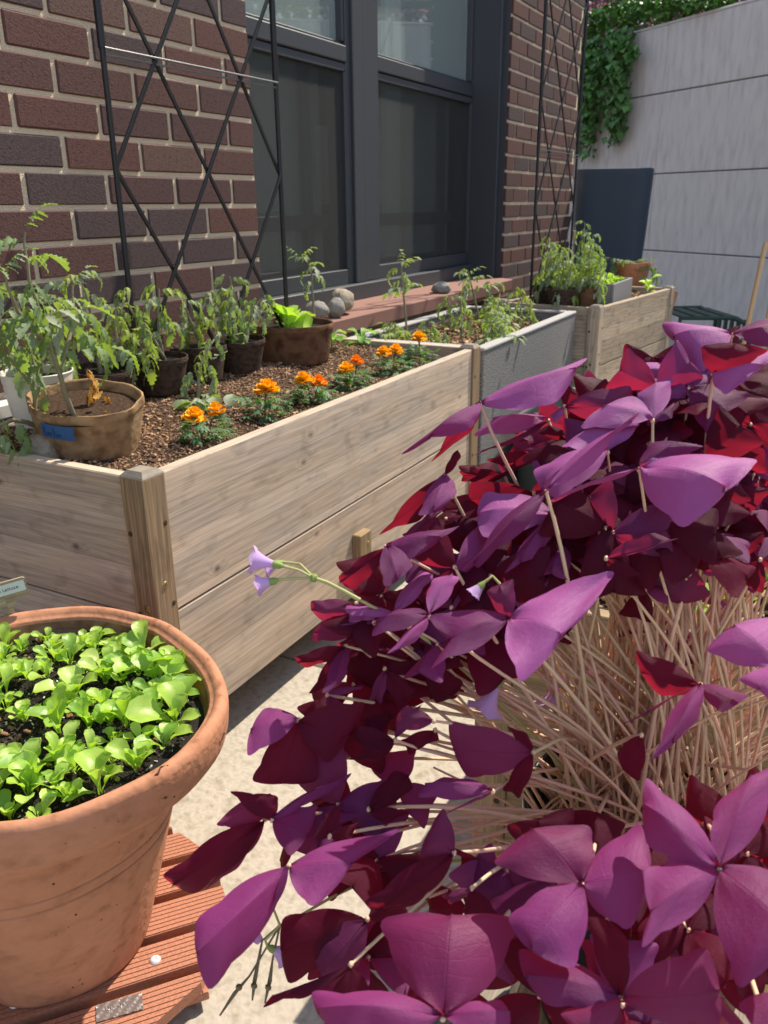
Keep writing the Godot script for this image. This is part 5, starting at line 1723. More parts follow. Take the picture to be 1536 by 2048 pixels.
func ox_random(h: Vector3, tilt: Vector3, size: float) -> void:
	ox_hubs.append(h)
	var hb := rock_mesh(0.0016, 0.0016, int(h.x * 9999.0))
	var leaf := put("leaf", hb, M.stalk[0], ox, Transform3D(Basis.IDENTITY, h))
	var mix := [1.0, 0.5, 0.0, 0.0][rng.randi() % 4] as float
	var y := tilt.normalized()
	var x := y.cross(Vector3(R(-1, 1), R(-0.3, 0.3), R(-1, 1))).normalized()
	var z := x.cross(y)
	for k in 3:
		var a := TAU * k / 3.0
		var d := x * cos(a) + z * sin(a)
		var s := -x * sin(a) + z * cos(a)
		var dr := R(-0.55, 0.1)
		var ln := size * R(0.85, 1.1)
		var l := (d * 0.92 + s * 0.58) * ln + y * ln * dr
		var r := (d * 0.92 - s * 0.58) * ln + y * ln * dr
		var m := d * ln * 0.84 + y * ln * (dr + 0.1)
		var b := MB.new()
		var sd := R(0, TAU)
		half_leaflet(b, Vector3.ZERO, l, m, y, R(-0.28, 0.1), sd)
		half_leaflet(b, Vector3.ZERO, r, m, y, R(-0.28, 0.1), sd + 2.0)
		put("leaflet", b, M.ox[[0, 1, 3, 1][rng.randi() % 4]] if rng.randf() < mix else M.ox_red[rng.randi() % 2], leaf)  # always the dark tones, coloured as if shaded by the leaves above

func ox_stalk(root: Vector3, h: Vector3, rad: float, m: Material) -> void:
	var d := h - root
	var ln := d.length()
	var flat := Vector3(d.x, 0, d.z)
	var p1 := root + Vector3(0, maxf(0.06, d.y * 0.5), 0) + flat * 0.22 + Vector3(R(-0.02, 0.02), 0, R(-0.02, 0.02))
	var p2 := h - d.normalized() * ln * 0.28 + Vector3(R(-0.012, 0.012), R(0.0, 0.03), R(-0.012, 0.012))
	var pts := []
	for i in 13:
		var t := i / 12.0
		pts.append(root.bezier_interpolate(p1, p2, h, t) + Vector3(sin(t * 9.0 + h.x * 90.0), cos(t * 8.0 + h.z * 70.0), sin(t * 7.0 + h.y * 80.0)) * 0.0011 * sin(PI * t))
	var b := MB.new()
	b.tube(pts, [rad * 1.15, rad * 1.15, rad * 1.1, rad * 1.05, rad, rad, rad, rad, rad * 0.95, rad * 0.92, rad * 0.88, rad * 0.8, rad * 0.7], 7, false)
	put("stalk", b, m, ox)

func ox_flower(pts: Array, open: float, mouth: Vector3) -> void:
	var b := MB.new()
	b.tube(pts, [0.0008, 0.0008, 0.0009], 6)
	var st := put("flower_stem", b, M.thin_stem, ox)
	var base: Vector3 = pts[-1]
	var d := (mouth - base).normalized()
	var x := d.cross(Vector3.UP).normalized()
	var bs := Basis(x, d, x.cross(d))
	var ln := base.distance_to(mouth)
	var cb := MB.new()
	cb.lathe([[0.0007, -0.001], [0.0021, 0.002], [0.0023, 0.005], [0.0016, 0.0075]], 10)
	put("calyx", cb, M.calyx, st, Transform3D(bs, base))
	for k in 5:
		var f := TAU * k / 5.0
		var rows := []
		for i in 7:
			var t := i / 6.0
			var row := []
			for j in 5:
				var g := f + (j - 2) * 0.32
				var r := lerpf(0.0012, 0.0045, t) + open * t * t * t
				row.append(bs * Vector3(cos(g) * r, ln * (0.12 + 0.9 * t - (0.06 * absf(j - 2.0) if i == 6 else 0.0)), sin(g) * r) + base)
			rows.append(row)
		var pb := MB.new()
		pb.grid(rows)
		put("petal", pb, M.petal, st)

func build_oxalis() -> void:
	var pot := thing("nursery_pot", "black plastic pot of the purple oxalis on the low plank bench", "pot", OXPOT)
	var pb := MB.new()
	pb.lathe([[0.0, 0.0], [0.07, 0.0], [0.073, 0.004], [0.09, 0.17], [0.092, 0.171], [0.0955, 0.176], [0.096, 0.196], [0.094, 0.199], [0.0905, 0.197], [0.0885, 0.175], [0.08, 0.12]], 40)
	put("body", pb, M.black, pot)
	var sb := MB.new()
	sb.lathe([[0.0878, 0.168], [0.05, 0.172], [0.0, 0.174]], 30)
	put("soil", sb, M.soil_dark, pot)
	ox = thing("oxalis_plant", "big purple oxalis with dark red undersides and pinkish stalks, filling the right foreground", "plant")
	ox_lines()
	ox_fill()
	# the part of the plant beyond the right edge and round its back
	for k in 26:
		var a := R(0.15, 1.5)
		var h := Vector3(0.50 + 0.15 * cos(a * 2.0) + R(-0.04, 0.06), R(0.62, 0.83), 1.445 + 0.14 * R(0.0, 1.0))
		ox_random(h, Vector3(R(-0.4, 0.5), 1.0, 0.3 + R(-0.3, 0.4)), R(0.028, 0.042))
	for k in 26:   # leaves deep inside and on the far side
		var h := Vector3(R(0.54, 0.70), R(0.55, 0.78), R(1.18, 1.42))
		ox_random(h, Vector3(R(-0.2, 0.6), 1.0, R(-0.5, 0.4)), R(0.024, 0.036))
	for i in ox_hubs.size():
		var h := ox_hubs[i]
		var f := R(0, TAU)
		var rr := 0.075 * sqrt(rng.randf())
		ox_stalk(OXPOT + Vector3(cos(f) * rr, 0.17, sin(f) * rr), h, R(0.00095, 0.0014), M.stalk[rng.randi() % 3])
	for k in 55:
		var h := ox_hubs[rng.randi() % ox_hubs.size()] + Vector3(R(0.0, 0.05), R(-0.02, -0.005), R(-0.02, 0.04))
		var f := R(0, TAU)
		var rr := 0.08 * sqrt(rng.randf())
		ox_stalk(OXPOT + Vector3(cos(f) * rr, 0.17, sin(f) * rr), h, R(0.0007, 0.0012), M.stalk[rng.randi() % 3])
	# flowers
	var j := Vector3(0.3507, 0.7250, 1.1318)
	var fb := MB.new()
	fb.tube([Vector3(0.3588, 0.7133, 1.1564), Vector3(0.3564, 0.7178, 1.1483), Vector3(0.3534, 0.7226, 1.1388), j], [0.0013, 0.0011], 7)
	put("flower_stem", fb, M.thin_stem, ox)
	ox_stalk(OXPOT + Vector3(-0.03, 0.17, -0.02), Vector3(0.3588, 0.7133, 1.1564), 0.0012, M.thin_stem)
	put("bud", rock_mesh(0.0025, 0.0025, 3), M.calyx, ox, Transform3D(Basis.IDENTITY, j))
	ox_flower([j, Vector3(0.3481, 0.7292, 1.1235), Vector3(0.3447, 0.7314, 1.1155)], 0.0035, Vector3(0.3375, 0.7350, 1.0990))
	ox_flower([j, Vector3(0.3450, 0.7248, 1.1212), Vector3(0.3410, 0.7241, 1.1142)], 0.0018, Vector3(0.3349, 0.7212, 1.1040))
	ox_flower([j, Vector3(0.3571, 0.7283, 1.1185), Vector3(0.3529, 0.7294, 1.1097)], 0.002, Vector3(0.345, 0.7270, 1.1020))
	ox_flower([Vector3(0.4188, 0.6577, 1.2223), Vector3(0.4165, 0.6536, 1.222), Vector3(0.4154, 0.6506, 1.2216)], 0.0075, Vector3(0.4038, 0.6308, 1.2156))
	ox_flower([Vector3(0.4769, 0.5829, 1.2546), Vector3(0.4764, 0.5909, 1.2473), Vector3(0.4753, 0.5953, 1.2422)], 0.006, Vector3(0.4755, 0.6057, 1.2335))
	ox_flower([Vector3(0.3894, 0.7253, 1.227), Vector3(0.3889, 0.7294, 1.2227), Vector3(0.3856, 0.7262, 1.2192)], 0.0, Vector3(0.3806, 0.7198, 1.2147))
	# hanging spent flower cluster at the lower left
	var k0 := Vector3(0.2813, 0.5439, 1.1453)
	ox_stalk(OXPOT + Vector3(-0.05, 0.17, 0.0), Vector3(0.2900, 0.5503, 1.1566), 0.0011, M.thin_stem)
	for q in [[Vector3(0.2900, 0.5503, 1.1566), k0], [k0, Vector3(0.2731, 0.5309, 1.1401), Vector3(0.2648, 0.5179, 1.1349), Vector3(0.2578, 0.5088, 1.1290), Vector3(0.2500, 0.4971, 1.1236)], [k0, Vector3(0.2741, 0.5361, 1.138), Vector3(0.2652, 0.5153, 1.1378), Vector3(0.2611, 0.5048, 1.1383)], [k0, Vector3(0.2733, 0.5256, 1.1447), Vector3(0.2691, 0.5152, 1.1452), Vector3(0.2639, 0.5035, 1.1447)]]:
		var b := MB.new()
		b.tube(q, [0.0007, 0.0006, 0.0006, 0.0012, 0.0005] if q.size() > 4 else [0.0007, 0.0006, 0.0013, 0.0005], 5)
		put("spent_stem", b, M.withered, ox)
	for p in [Vector3(0.2600, 0.5115, 1.1305), Vector3(0.2640, 0.5125, 1.138), Vector3(0.2675, 0.5115, 1.145)]:
		var pd := MB.new()
		pd.lathe([[0.0003, -0.006], [0.0016, -0.002], [0.0017, 0.002], [0.0004, 0.006]], 8)
		put("seed_pod", pd, M.withered, ox, Transform3D(Basis.from_euler(Vector3(0.3, 0, 0.5)), p))
	ox_flower([k0, Vector3(0.2827, 0.5538, 1.1400), Vector3(0.2800, 0.5510, 1.1370)], 0.004, Vector3(0.2730, 0.5394, 1.1300))
	ox_flower([k0, Vector3(0.2748, 0.5361, 1.1393), Vector3(0.2742, 0.5330, 1.1415)], 0.003, Vector3(0.2785, 0.5270, 1.1500))

func ox_lines() -> void:
	ox_leaf([4644,8052,11829], [[0,4102,7785,11516,4457,7925,11863,4284,7907,11667], [1,4621,7884,11798,4511,7646,11532,4596,7783,11668], [0,5225,8294,12339,4782,8035,12251,5040,8232,12297]])
	ox_leaf([5650,8406,13106], [[0,5726,8493,12638,5352,8196,12986,5511,8377,12778], [0,5849,8533,13382,5586,8336,13440,5699,8451,13391]])
	ox_leaf([5131,8255,13080], [[1,5126,8417,12981,5165,8410,13384,5174,8432,13175], [0,5397,8411,13479,4969,8134,13172,5162,8308,13331], [2,5267,8411,13145,5017,8120,13043,5119,8282,13095]])
	ox_leaf([4902,7996,12810], [[0,5057,8115,12662,5245,8217,12863,5123,8172,12765], [0,4719,7919,12405,5033,8098,12665,4881,8051,12518], [0,5067,8096,12897,4942,8010,12914,4991,8058,12900]])
	ox_leaf([5413,8185,12990], [[0,5424,8235,12483,5218,8078,12640,5310,8174,12575], [2,5575,8362,13126,5406,8167,13055,5471,8271,13085], [1,5372,7754,12728,5416,7697,13156,5417,7685,12886]])
	ox_leaf([4506,7810,12832], [[0,4791,7921,13445,4196,7583,13126,4421,7769,13289], [2,4322,7675,12535,4238,7617,12378,4256,7643,12442], [2,4645,7949,12850,4701,7951,13160,4645,7955,12996]])
	ox_leaf([4185,7713,12409], [[2,4687,8090,12781,4617,8031,12752,4615,8041,12743], [2,3717,7352,12093,3769,7373,12199,3768,7393,12166]])
	ox_leaf([4710,7828,12608], [[0,4467,7726,12223,4315,7597,12463,4352,7664,12339], [0,4624,7813,12320,4946,7956,12762,4812,7954,12500]])
	ox_leaf([4495,7472,12382], [[0,4491,7543,11927,4170,7335,12060,4297,7456,11970], [0,4041,7235,12217,4235,7318,12397,4126,7293,12303]])
	ox_leaf([4988,8008,12257], [[1,5092,8172,12628,5071,7905,12621,5106,8035,12646], [1,4992,8201,12218,5015,8083,12342,5014,8132,12275], [0,4897,7960,12189,4844,7915,12247,4875,7947,12222]])
	ox_leaf([4971,7801,12299], [[1,4821,7502,11813,4858,7558,11941,4841,7495,11858], [1,4926,7837,12097,4970,7862,12270,4963,7887,12174], [1,4893,7719,12015,4918,7616,12162,4922,7676,12100]])
	ox_leaf([5095,7876,12127], [[0,4812,7776,11693,5071,7895,11945,4944,7873,11802], [1,4949,7615,11666,5006,7710,11849,4985,7662,11727], [1,5016,7771,11867,5063,7845,12018,5055,7811,11952]])
	ox_leaf([4946,7696,12072], [[1,4854,7635,11777,4914,7611,12000,4898,7603,11885], [1,4915,7754,11938,4952,7776,12059,4943,7759,12001]])
	ox_leaf([4904,7541,11911], [[1,4815,7553,11623,4810,7471,11649,4824,7513,11654], [1,4899,7645,11846,4915,7616,11911,4912,7624,11879]])
	ox_leaf([4713,7506,12179], [[1,4616,7572,11786,4609,7370,11887,4610,7437,11791], [1,4754,7551,12298,4738,7383,12345,4755,7468,12308], [1,4648,7331,12054,4673,7277,12180,4674,7316,12119]])
	ox_leaf([4334,7674,11740], [[1,4126,7284,11370,4247,7396,11635,4199,7341,11474], [0,4007,7496,11700,4244,7589,11872,4064,7531,11793], [1,4366,7800,11769,4385,7784,11826,4385,7824,11796]])
	ox_leaf([3818,7375,11609], [[0,4157,7456,11947,3773,7312,11758,3971,7417,11877], [1,3670,7220,11379,3692,7125,11479,3671,7170,11387], [0,3577,7225,11710,3785,7303,11814,3652,7268,11767]])
	ox_leaf([4097,7273,11557], [[1,4212,7476,11694,4271,7513,11804,4239,7477,11732], [1,4016,7181,11428,4041,7063,11551,4044,7130,11490]])
	ox_leaf([3972,6976,11477], [[1,3911,6974,11351,4003,7055,11485,3969,7008,11417], [1,3906,6916,11380,3982,6903,11546,3957,6910,11459]])
	ox_leaf([3741,7013,11449], [[1,3627,7042,11209,3627,6903,11302,3621,6976,11214], [0,3605,6945,11468,3714,6958,11605,3660,6966,11534]])
	ox_leaf([3703,7028,11718], [[0,3624,7055,11457,3576,7016,11523,3590,7044,11463], [0,4011,7171,11726,3989,7137,11827,4020,7164,11810], [0,3596,7002,11621,3634,6978,11791,3616,7003,11709]])
	ox_leaf([3717,6934,11580], [[2,3552,6902,11362,3606,6935,11377,3586,6923,11386], [1,3583,6808,11400,3645,6809,11525,3630,6814,11467]])
	ox_leaf([3678,7079,11947], [[0,3410,6998,11726,3626,7094,11764,3501,7064,11711], [0,3882,7196,11863,3958,7197,12021,3944,7216,11969], [0,3383,6964,11822,3546,7015,11950,3433,6990,11892]])
	ox_leaf([3718,7146,12393], [[0,3550,7131,11976,3261,6961,12122,3461,7084,12166], [0,4207,7313,12860,3360,6937,12568,3660,7144,12687], [1,3719,7281,12245,3789,7361,12388,3765,7314,12316]])
	ox_leaf([4106,6995,12330], [[0,4314,7135,12120,4620,7254,12352,4463,7221,12254], [0,4220,7041,12404,4477,7167,12438,4323,7114,12417]])
	ox_leaf([4345,7320,12732], [[1,4425,7495,12939,4451,7476,13102,4448,7454,13046], [1,4369,7253,12948,4315,7186,12745,4357,7223,12836]])
	ox_leaf([3886,7123,13684], [[0,3894,7125,13322,4173,7273,13644,4014,7224,13448], [0,3782,7067,13503,3683,7017,13713,3736,7063,13613]])
	ox_leaf([4031,6845,13336], [[1,4053,6969,12980,3980,6739,13155,4031,6839,13033], [0,3683,6683,13003,3913,6790,13225,3773,6750,13119], [0,3554,6611,13185,3849,6753,13368,3666,6693,13279], [0,4063,6853,13577,3909,6780,13457,3973,6825,13528]])
	ox_leaf([4095,6409,13068], [[1,4033,6302,12948,3992,6165,13111,4014,6208,13001]])
	ox_leaf([3274,6463,11327], [[0,2933,6365,11206,3237,6503,11125,3072,6462,11143], [1,3524,6564,11647,3259,6216,11519,3416,6362,11579], [1,2998,6160,11141,3215,6141,11511,3112,6126,11293]])
	ox_leaf([3666,6764,11418], [[1,3508,6717,11158,3521,6641,11240,3511,6672,11179], [1,3472,6499,11258,3552,6548,11369,3506,6504,11294], [0,3338,6616,11436,3513,6672,11515,3400,6645,11491]])
	ox_leaf([3814,6791,11416], [[1,3667,6726,11179,3728,6846,11209,3694,6780,11169], [1,3686,6625,11291,3749,6654,11394,3732,6647,11344]])
	ox_leaf([3550,6475,11351], [[2,3699,6501,11516,3678,6487,11521,3678,6494,11507], [1,3584,6391,11483,3506,6340,11390,3553,6370,11426]])
	ox_leaf([3747,6624,11633], [[1,3865,6688,11825,3838,6595,11852,3850,6638,11822], [1,3703,6406,11738,3789,6517,11820,3750,6438,11781], [1,3643,6452,11570,3674,6431,11654,3670,6452,11611]])
	ox_leaf([3920,6610,11820], [[1,3863,6391,11902,3983,6530,12054,3935,6429,11991], [1,4019,6674,11997,4007,6605,12036,4011,6635,12001]])
	ox_leaf([3546,6310,11802], [[1,3480,6405,11544,3451,6254,11656,3458,6322,11556], [0,3830,6412,11858,3665,6363,11774,3728,6394,11817], [1,3380,6201,11563,3460,6194,11749,3440,6199,11661]])
	ox_leaf([3602,6473,12020], [[1,3579,6554,11862,3494,6406,11829,3545,6488,11820]])
	ox_leaf([3731,6316,11970], [[1,3624,6252,11778,3616,6170,11864,3635,6215,11829], [1,3675,6235,11932,3720,6265,12007,3706,6252,11968]])
	ox_leaf([3764,6335,12553], [[1,3700,6458,12057,3590,6148,12241,3656,6281,12118], [1,3778,6452,12378,3799,6429,12504,3794,6429,12447], [1,3626,6130,12419,3638,6096,12533,3649,6125,12479]])
	ox_leaf([2645,6092,11665], [[0,3123,6139,12103,2504,5999,11882,2784,6120,11954], [0,2235,6027,11399,2061,5784,11608,2098,5985,11517], [2,2417,5978,11703,2575,6068,11645,2501,6039,11677]])
	ox_leaf([2987,5963,11265], [[1,2564,5762,10851,2616,5640,11057,2581,5691,10917], [1,2624,5644,11065,2801,5751,11213,2744,5707,11139], [0,2797,5960,11037,3143,6025,11218,2966,6026,11110]])
	ox_leaf([2934,6034,11358], [[0,3393,6118,11613,3106,6054,11499,3304,6115,11605], [0,3129,6052,11537,2802,5943,11550,2946,6009,11577], [1,2869,6185,11097,3014,6144,11359,2956,6145,11227]])
	ox_leaf([2997,6009,11688], [[1,3118,6161,11712,2943,5994,11610,3048,6092,11629], [1,3027,5968,11794,3113,6076,11810,3072,6016,11790]])
	ox_leaf([2833,5734,12005], [[1,2646,5750,11595,2471,5456,11737,2572,5596,11634], [1,2654,5660,11764,2596,5451,12001,2603,5509,11853], [1,2996,5884,12082,2942,5752,12196,2969,5804,12125]])
	ox_leaf([2555,5740,12067], [[1,2244,5588,11739,2367,5621,11917,2317,5628,11766], [1,2331,5524,12021,2498,5573,12256,2438,5549,12126]])
	ox_leaf([2358,5939,12640], [[0,2584,6075,12162,2913,6073,12841,2715,6110,12521], [0,2198,5961,12070,2092,5902,12309,2122,5949,12155], [0,2539,5968,12829,2405,5919,12914,2493,5959,12892]])
	ox_leaf([2963,6322,13042], [[0,2864,6316,12622,3240,6426,13026,3070,6425,12762], [0,3397,6472,13200,2848,6260,13294,3105,6399,13313], [0,2704,6245,12767,2613,6184,13135,2607,6226,12927]])
	ox_leaf([3061,6566,13584], [[0,3356,6737,13207,3039,6559,13287,3196,6651,13233], [0,2972,6531,13284,2624,6389,13358,2782,6483,13364], [0,2628,6373,13718,3146,6599,13864,2869,6530,13876], [0,3298,6663,13505,3607,6787,13772,3478,6767,13641]])
	ox_leaf([2711,6057,13301], [[1,2933,6296,13582,2741,6044,13693,2853,6148,13664], [1,2855,6264,13085,2850,6231,13296,2883,6261,13186], [0,2733,6083,12828,2542,6011,13048,2605,6060,12914], [0,2555,6015,13070,2539,6001,13281,2512,6012,13164]])
	ox_leaf([2686,6157,13884], [[0,2768,6180,13725,2884,6225,13898,2838,6222,13810], [1,2672,6121,13710,2647,6100,13806,2667,6110,13768]])
	ox_leaf([3096,6106,12369], [[1,2800,5873,11982,2902,5878,12258,2836,5835,12081], [1,3192,6300,12270,3002,6057,12200,3120,6176,12224], [1,3131,6094,12491,3105,6131,12348,3125,6107,12413]])
	ox_leaf([3492,6218,12422], [[0,3275,6180,12067,3451,6239,12153,3355,6226,12082], [0,3228,6143,12202,3376,6183,12339,3310,6180,12283]])
	ox_leaf([3287,6002,11768], [[1,3444,6191,11838,3450,6093,11977,3477,6157,11917], [1,3396,5995,11998,3289,5929,11869,3348,5958,11917]])
	ox_leaf([3098,5920,12472], [[1,3010,5805,12457,3084,5826,12638,3048,5793,12546], [1,3020,5877,12329,3015,5843,12388,3027,5861,12365]])
	ox_leaf([4784,7205,13073], [[1,4719,6999,12903,4767,7031,13292,4755,6936,13109], [1,4826,7293,13280,4818,7174,13459,4834,7228,13347], [1,4780,7269,12893,4810,7368,12964,4803,7309,12938]])
	ox_leaf([5058,7250,13257], [[1,5096,7361,13490,5062,7184,13518,5090,7268,13486], [0,4825,7115,13190,4811,7098,13389,4828,7128,13288], [1,5045,7240,13085,5073,7369,13124,5068,7299,13115]])
	ox_leaf([5006,7201,13493], [[1,4969,7050,13321,4965,7002,13551,4986,7035,13440], [0,5124,7272,13417,5192,7309,13574,5141,7295,13495], [1,5020,7253,13619,4990,7109,13642,5015,7180,13621]])
	ox_leaf([4682,7016,12909], [[1,4615,6844,12761,4641,6820,12995,4648,6841,12878], [0,4779,7062,13003,4632,6975,13067,4698,7029,13027], [1,4677,7059,12787,4706,7129,12863,4698,7086,12830]])
	ox_leaf([4700,7170,12560], [[1,4627,6998,12405,4669,6964,12646,4668,6991,12524], [1,4679,7215,12406,4660,7097,12451,4681,7155,12436]])
	ox_leaf([5315,7434,13202], [[1,5318,7538,13009,5281,7261,13108,5321,7399,13067], [1,5354,7586,13410,5323,7371,13443,5352,7473,13410], [1,5279,7233,13142,5299,7262,13344,5305,7258,13239]])
	ox_leaf([5475,7894,13300], [[1,5453,7719,13149,5460,7595,13458,5475,7604,13281], [1,5485,7911,13467,5470,7695,13499,5493,7808,13469], [1,5470,7943,13148,5482,8043,13221,5484,7985,13192]])
	ox_leaf([5441,7927,12945], [[1,5408,7781,12750,5430,7674,13007,5440,7740,12881], [1,5429,8011,12784,5443,8080,12866,5444,8037,12833], [1,5457,7847,13133,5448,7749,13116,5459,7807,13111]])
	ox_leaf([4511,7302,12449], [[0,4249,7172,12327,4298,7167,12550,4282,7193,12441], [1,4544,7301,12590,4528,7186,12633,4543,7246,12598], [1,4478,7304,12306,4510,7398,12351,4502,7346,12335]])
	ox_leaf([4461,7194,12127], [[1,4390,7106,11963,4395,6963,12098,4410,7042,12033], [1,4501,7218,12240,4485,7100,12284,4499,7159,12250]])

func ox_fill() -> void:
	ox_random(Vector3(0.496, 0.732, 1.315), Vector3(-0.12, 1.43, -0.41), 0.030)
	ox_random(Vector3(0.549, 0.725, 1.344), Vector3(-0.75, 0.55, 0.02), 0.032)
	ox_random(Vector3(0.527, 0.796, 1.284), Vector3(-0.06, 0.88, -0.32), 0.037)
	ox_random(Vector3(0.519, 0.814, 1.276), Vector3(-1.17, -0.01, 0.53), 0.031)
	ox_random(Vector3(0.460, 0.746, 1.297), Vector3(-0.60, 0.73, 0.21), 0.034)
	ox_random(Vector3(0.602, 0.798, 1.304), Vector3(-0.83, 0.56, -0.07), 0.035)
	ox_random(Vector3(0.569, 0.787, 1.335), Vector3(-1.34, 0.55, 0.06), 0.031)
	ox_random(Vector3(0.362, 0.594, 1.123), Vector3(-0.81, 0.17, -0.08), 0.030)
	ox_random(Vector3(0.469, 0.688, 1.229), Vector3(-1.19, 0.29, 0.19), 0.026)
	ox_random(Vector3(0.515, 0.762, 1.217), Vector3(-1.10, 0.43, 0.93), 0.028)
	ox_random(Vector3(0.479, 0.771, 1.278), Vector3(-0.88, 0.50, -0.00), 0.037)
	ox_random(Vector3(0.544, 0.763, 1.292), Vector3(-0.83, 0.53, 0.54), 0.039)
	ox_random(Vector3(0.445, 0.746, 1.269), Vector3(-0.64, 0.64, 0.34), 0.039)
	ox_random(Vector3(0.435, 0.717, 1.190), Vector3(-1.20, 0.42, 0.27), 0.029)
	ox_random(Vector3(0.439, 0.704, 1.229), Vector3(-0.98, 0.54, 0.28), 0.027)
	ox_random(Vector3(0.537, 0.741, 1.310), Vector3(-1.17, 0.60, -0.12), 0.035)
	ox_random(Vector3(0.382, 0.642, 1.158), Vector3(-0.87, 0.01, 0.41), 0.032)
	ox_random(Vector3(0.541, 0.811, 1.301), Vector3(-0.70, 0.76, -0.06), 0.039)
	ox_random(Vector3(0.481, 0.754, 1.294), Vector3(-0.76, 0.13, 0.44), 0.030)
	ox_random(Vector3(0.510, 0.772, 1.305), Vector3(-0.52, 1.22, -0.29), 0.028)
	ox_random(Vector3(0.406, 0.722, 1.193), Vector3(-0.82, -0.01, 0.76), 0.028)
	ox_random(Vector3(0.497, 0.736, 1.268), Vector3(-0.72, 0.37, -0.04), 0.037)
	ox_random(Vector3(0.552, 0.724, 1.332), Vector3(-1.07, 0.03, 0.33), 0.039)
	ox_random(Vector3(0.552, 0.744, 1.340), Vector3(-0.42, 1.01, -0.12), 0.030)
	ox_random(Vector3(0.585, 0.813, 1.292), Vector3(-0.80, 0.67, -0.10), 0.031)
	ox_random(Vector3(0.527, 0.733, 1.329), Vector3(-0.77, 0.11, -0.14), 0.028)
	ox_random(Vector3(0.390, 0.701, 1.153), Vector3(-0.00, 0.91, 0.52), 0.039)
	ox_random(Vector3(0.571, 0.749, 1.320), Vector3(-0.98, 0.45, 0.28), 0.031)
	ox_random(Vector3(0.527, 0.722, 1.334), Vector3(-0.64, 0.91, 0.23), 0.032)
	ox_random(Vector3(0.528, 0.806, 1.272), Vector3(-0.09, 1.08, -0.27), 0.031)
	ox_random(Vector3(0.447, 0.721, 1.199), Vector3(-1.10, 0.53, 0.54), 0.036)
	ox_random(Vector3(0.381, 0.641, 1.138), Vector3(-0.55, 1.23, 0.09), 0.033)
	ox_random(Vector3(0.470, 0.768, 1.243), Vector3(-0.26, 0.82, -0.09), 0.033)
	ox_random(Vector3(0.448, 0.675, 1.203), Vector3(-0.56, 0.46, 0.28), 0.033)
	ox_random(Vector3(0.473, 0.688, 1.231), Vector3(-0.63, 0.93, 0.31), 0.034)
	ox_random(Vector3(0.476, 0.724, 1.234), Vector3(-0.98, 0.64, 0.55), 0.030)
	ox_random(Vector3(0.525, 0.781, 1.224), Vector3(-1.12, -0.22, 0.17), 0.032)
	ox_random(Vector3(0.403, 0.697, 1.193), Vector3(-1.36, 0.54, 0.32), 0.026)
	ox_random(Vector3(0.457, 0.667, 1.199), Vector3(-0.37, 0.24, -0.13), 0.027)
	ox_random(Vector3(0.481, 0.766, 1.244), Vector3(-0.70, 0.45, 0.34), 0.033)
	ox_random(Vector3(0.426, 0.710, 1.217), Vector3(-0.61, 0.93, -0.25), 0.027)
	ox_random(Vector3(0.463, 0.682, 1.192), Vector3(-1.07, 0.97, 0.42), 0.032)
	ox_random(Vector3(0.505, 0.775, 1.312), Vector3(-1.73, 0.64, 0.13), 0.032)
	ox_random(Vector3(0.509, 0.773, 1.263), Vector3(-0.80, 0.53, 0.47), 0.027)
	ox_random(Vector3(0.513, 0.769, 1.231), Vector3(-1.11, 0.39, 0.26), 0.033)
	ox_random(Vector3(0.544, 0.767, 1.273), Vector3(-0.40, 0.78, 0.09), 0.036)
	ox_random(Vector3(0.549, 0.793, 1.286), Vector3(-1.11, 0.67, 0.02), 0.028)
	ox_random(Vector3(0.558, 0.801, 1.281), Vector3(-0.60, 0.89, -0.19), 0.033)
	ox_random(Vector3(0.436, 0.642, 1.169), Vector3(-0.16, 1.33, -0.50), 0.033)
	ox_random(Vector3(0.528, 0.770, 1.248), Vector3(-0.25, 0.52, 0.50), 0.038)
	ox_random(Vector3(0.517, 0.790, 1.254), Vector3(-0.69, 0.20, 0.00), 0.027)
	ox_random(Vector3(0.542, 0.800, 1.284), Vector3(-0.70, 0.23, 0.15), 0.037)
	ox_random(Vector3(0.511, 0.746, 1.282), Vector3(-0.17, 0.98, -0.32), 0.039)
	ox_random(Vector3(0.557, 0.777, 1.287), Vector3(-1.12, -0.15, -0.04), 0.030)
	ox_random(Vector3(0.568, 0.812, 1.317), Vector3(-0.74, 0.78, -0.18), 0.032)
	ox_random(Vector3(0.522, 0.726, 1.301), Vector3(-0.56, 1.19, 0.03), 0.036)
	ox_random(Vector3(0.550, 0.714, 1.344), Vector3(-0.35, 0.85, -0.14), 0.039)
	ox_random(Vector3(0.526, 0.778, 1.302), Vector3(-1.23, 0.48, 0.24), 0.031)
	ox_random(Vector3(0.481, 0.742, 1.318), Vector3(-0.84, 0.91, 0.06), 0.027)
	ox_random(Vector3(0.543, 0.771, 1.214), Vector3(-0.85, 0.89, 0.72), 0.028)
	ox_random(Vector3(0.497, 0.760, 1.291), Vector3(-0.96, 0.29, 0.17), 0.033)
	ox_random(Vector3(0.475, 0.731, 1.318), Vector3(-0.37, 1.00, 0.54), 0.040)
	ox_random(Vector3(0.488, 0.725, 1.304), Vector3(-0.43, 0.59, 0.14), 0.030)
	ox_random(Vector3(0.425, 0.686, 1.176), Vector3(-0.87, 0.39, 0.32), 0.028)
	ox_random(Vector3(0.431, 0.695, 1.219), Vector3(-0.81, 0.18, 0.36), 0.028)
	ox_random(Vector3(0.483, 0.740, 1.186), Vector3(-0.55, 0.45, 0.86), 0.031)
	ox_random(Vector3(0.484, 0.720, 1.243), Vector3(-1.09, 0.68, 0.47), 0.028)
	ox_random(Vector3(0.423, 0.667, 1.179), Vector3(-0.82, 0.58, 0.32), 0.038)
	ox_random(Vector3(0.539, 0.800, 1.257), Vector3(-0.80, 0.19, 0.63), 0.039)
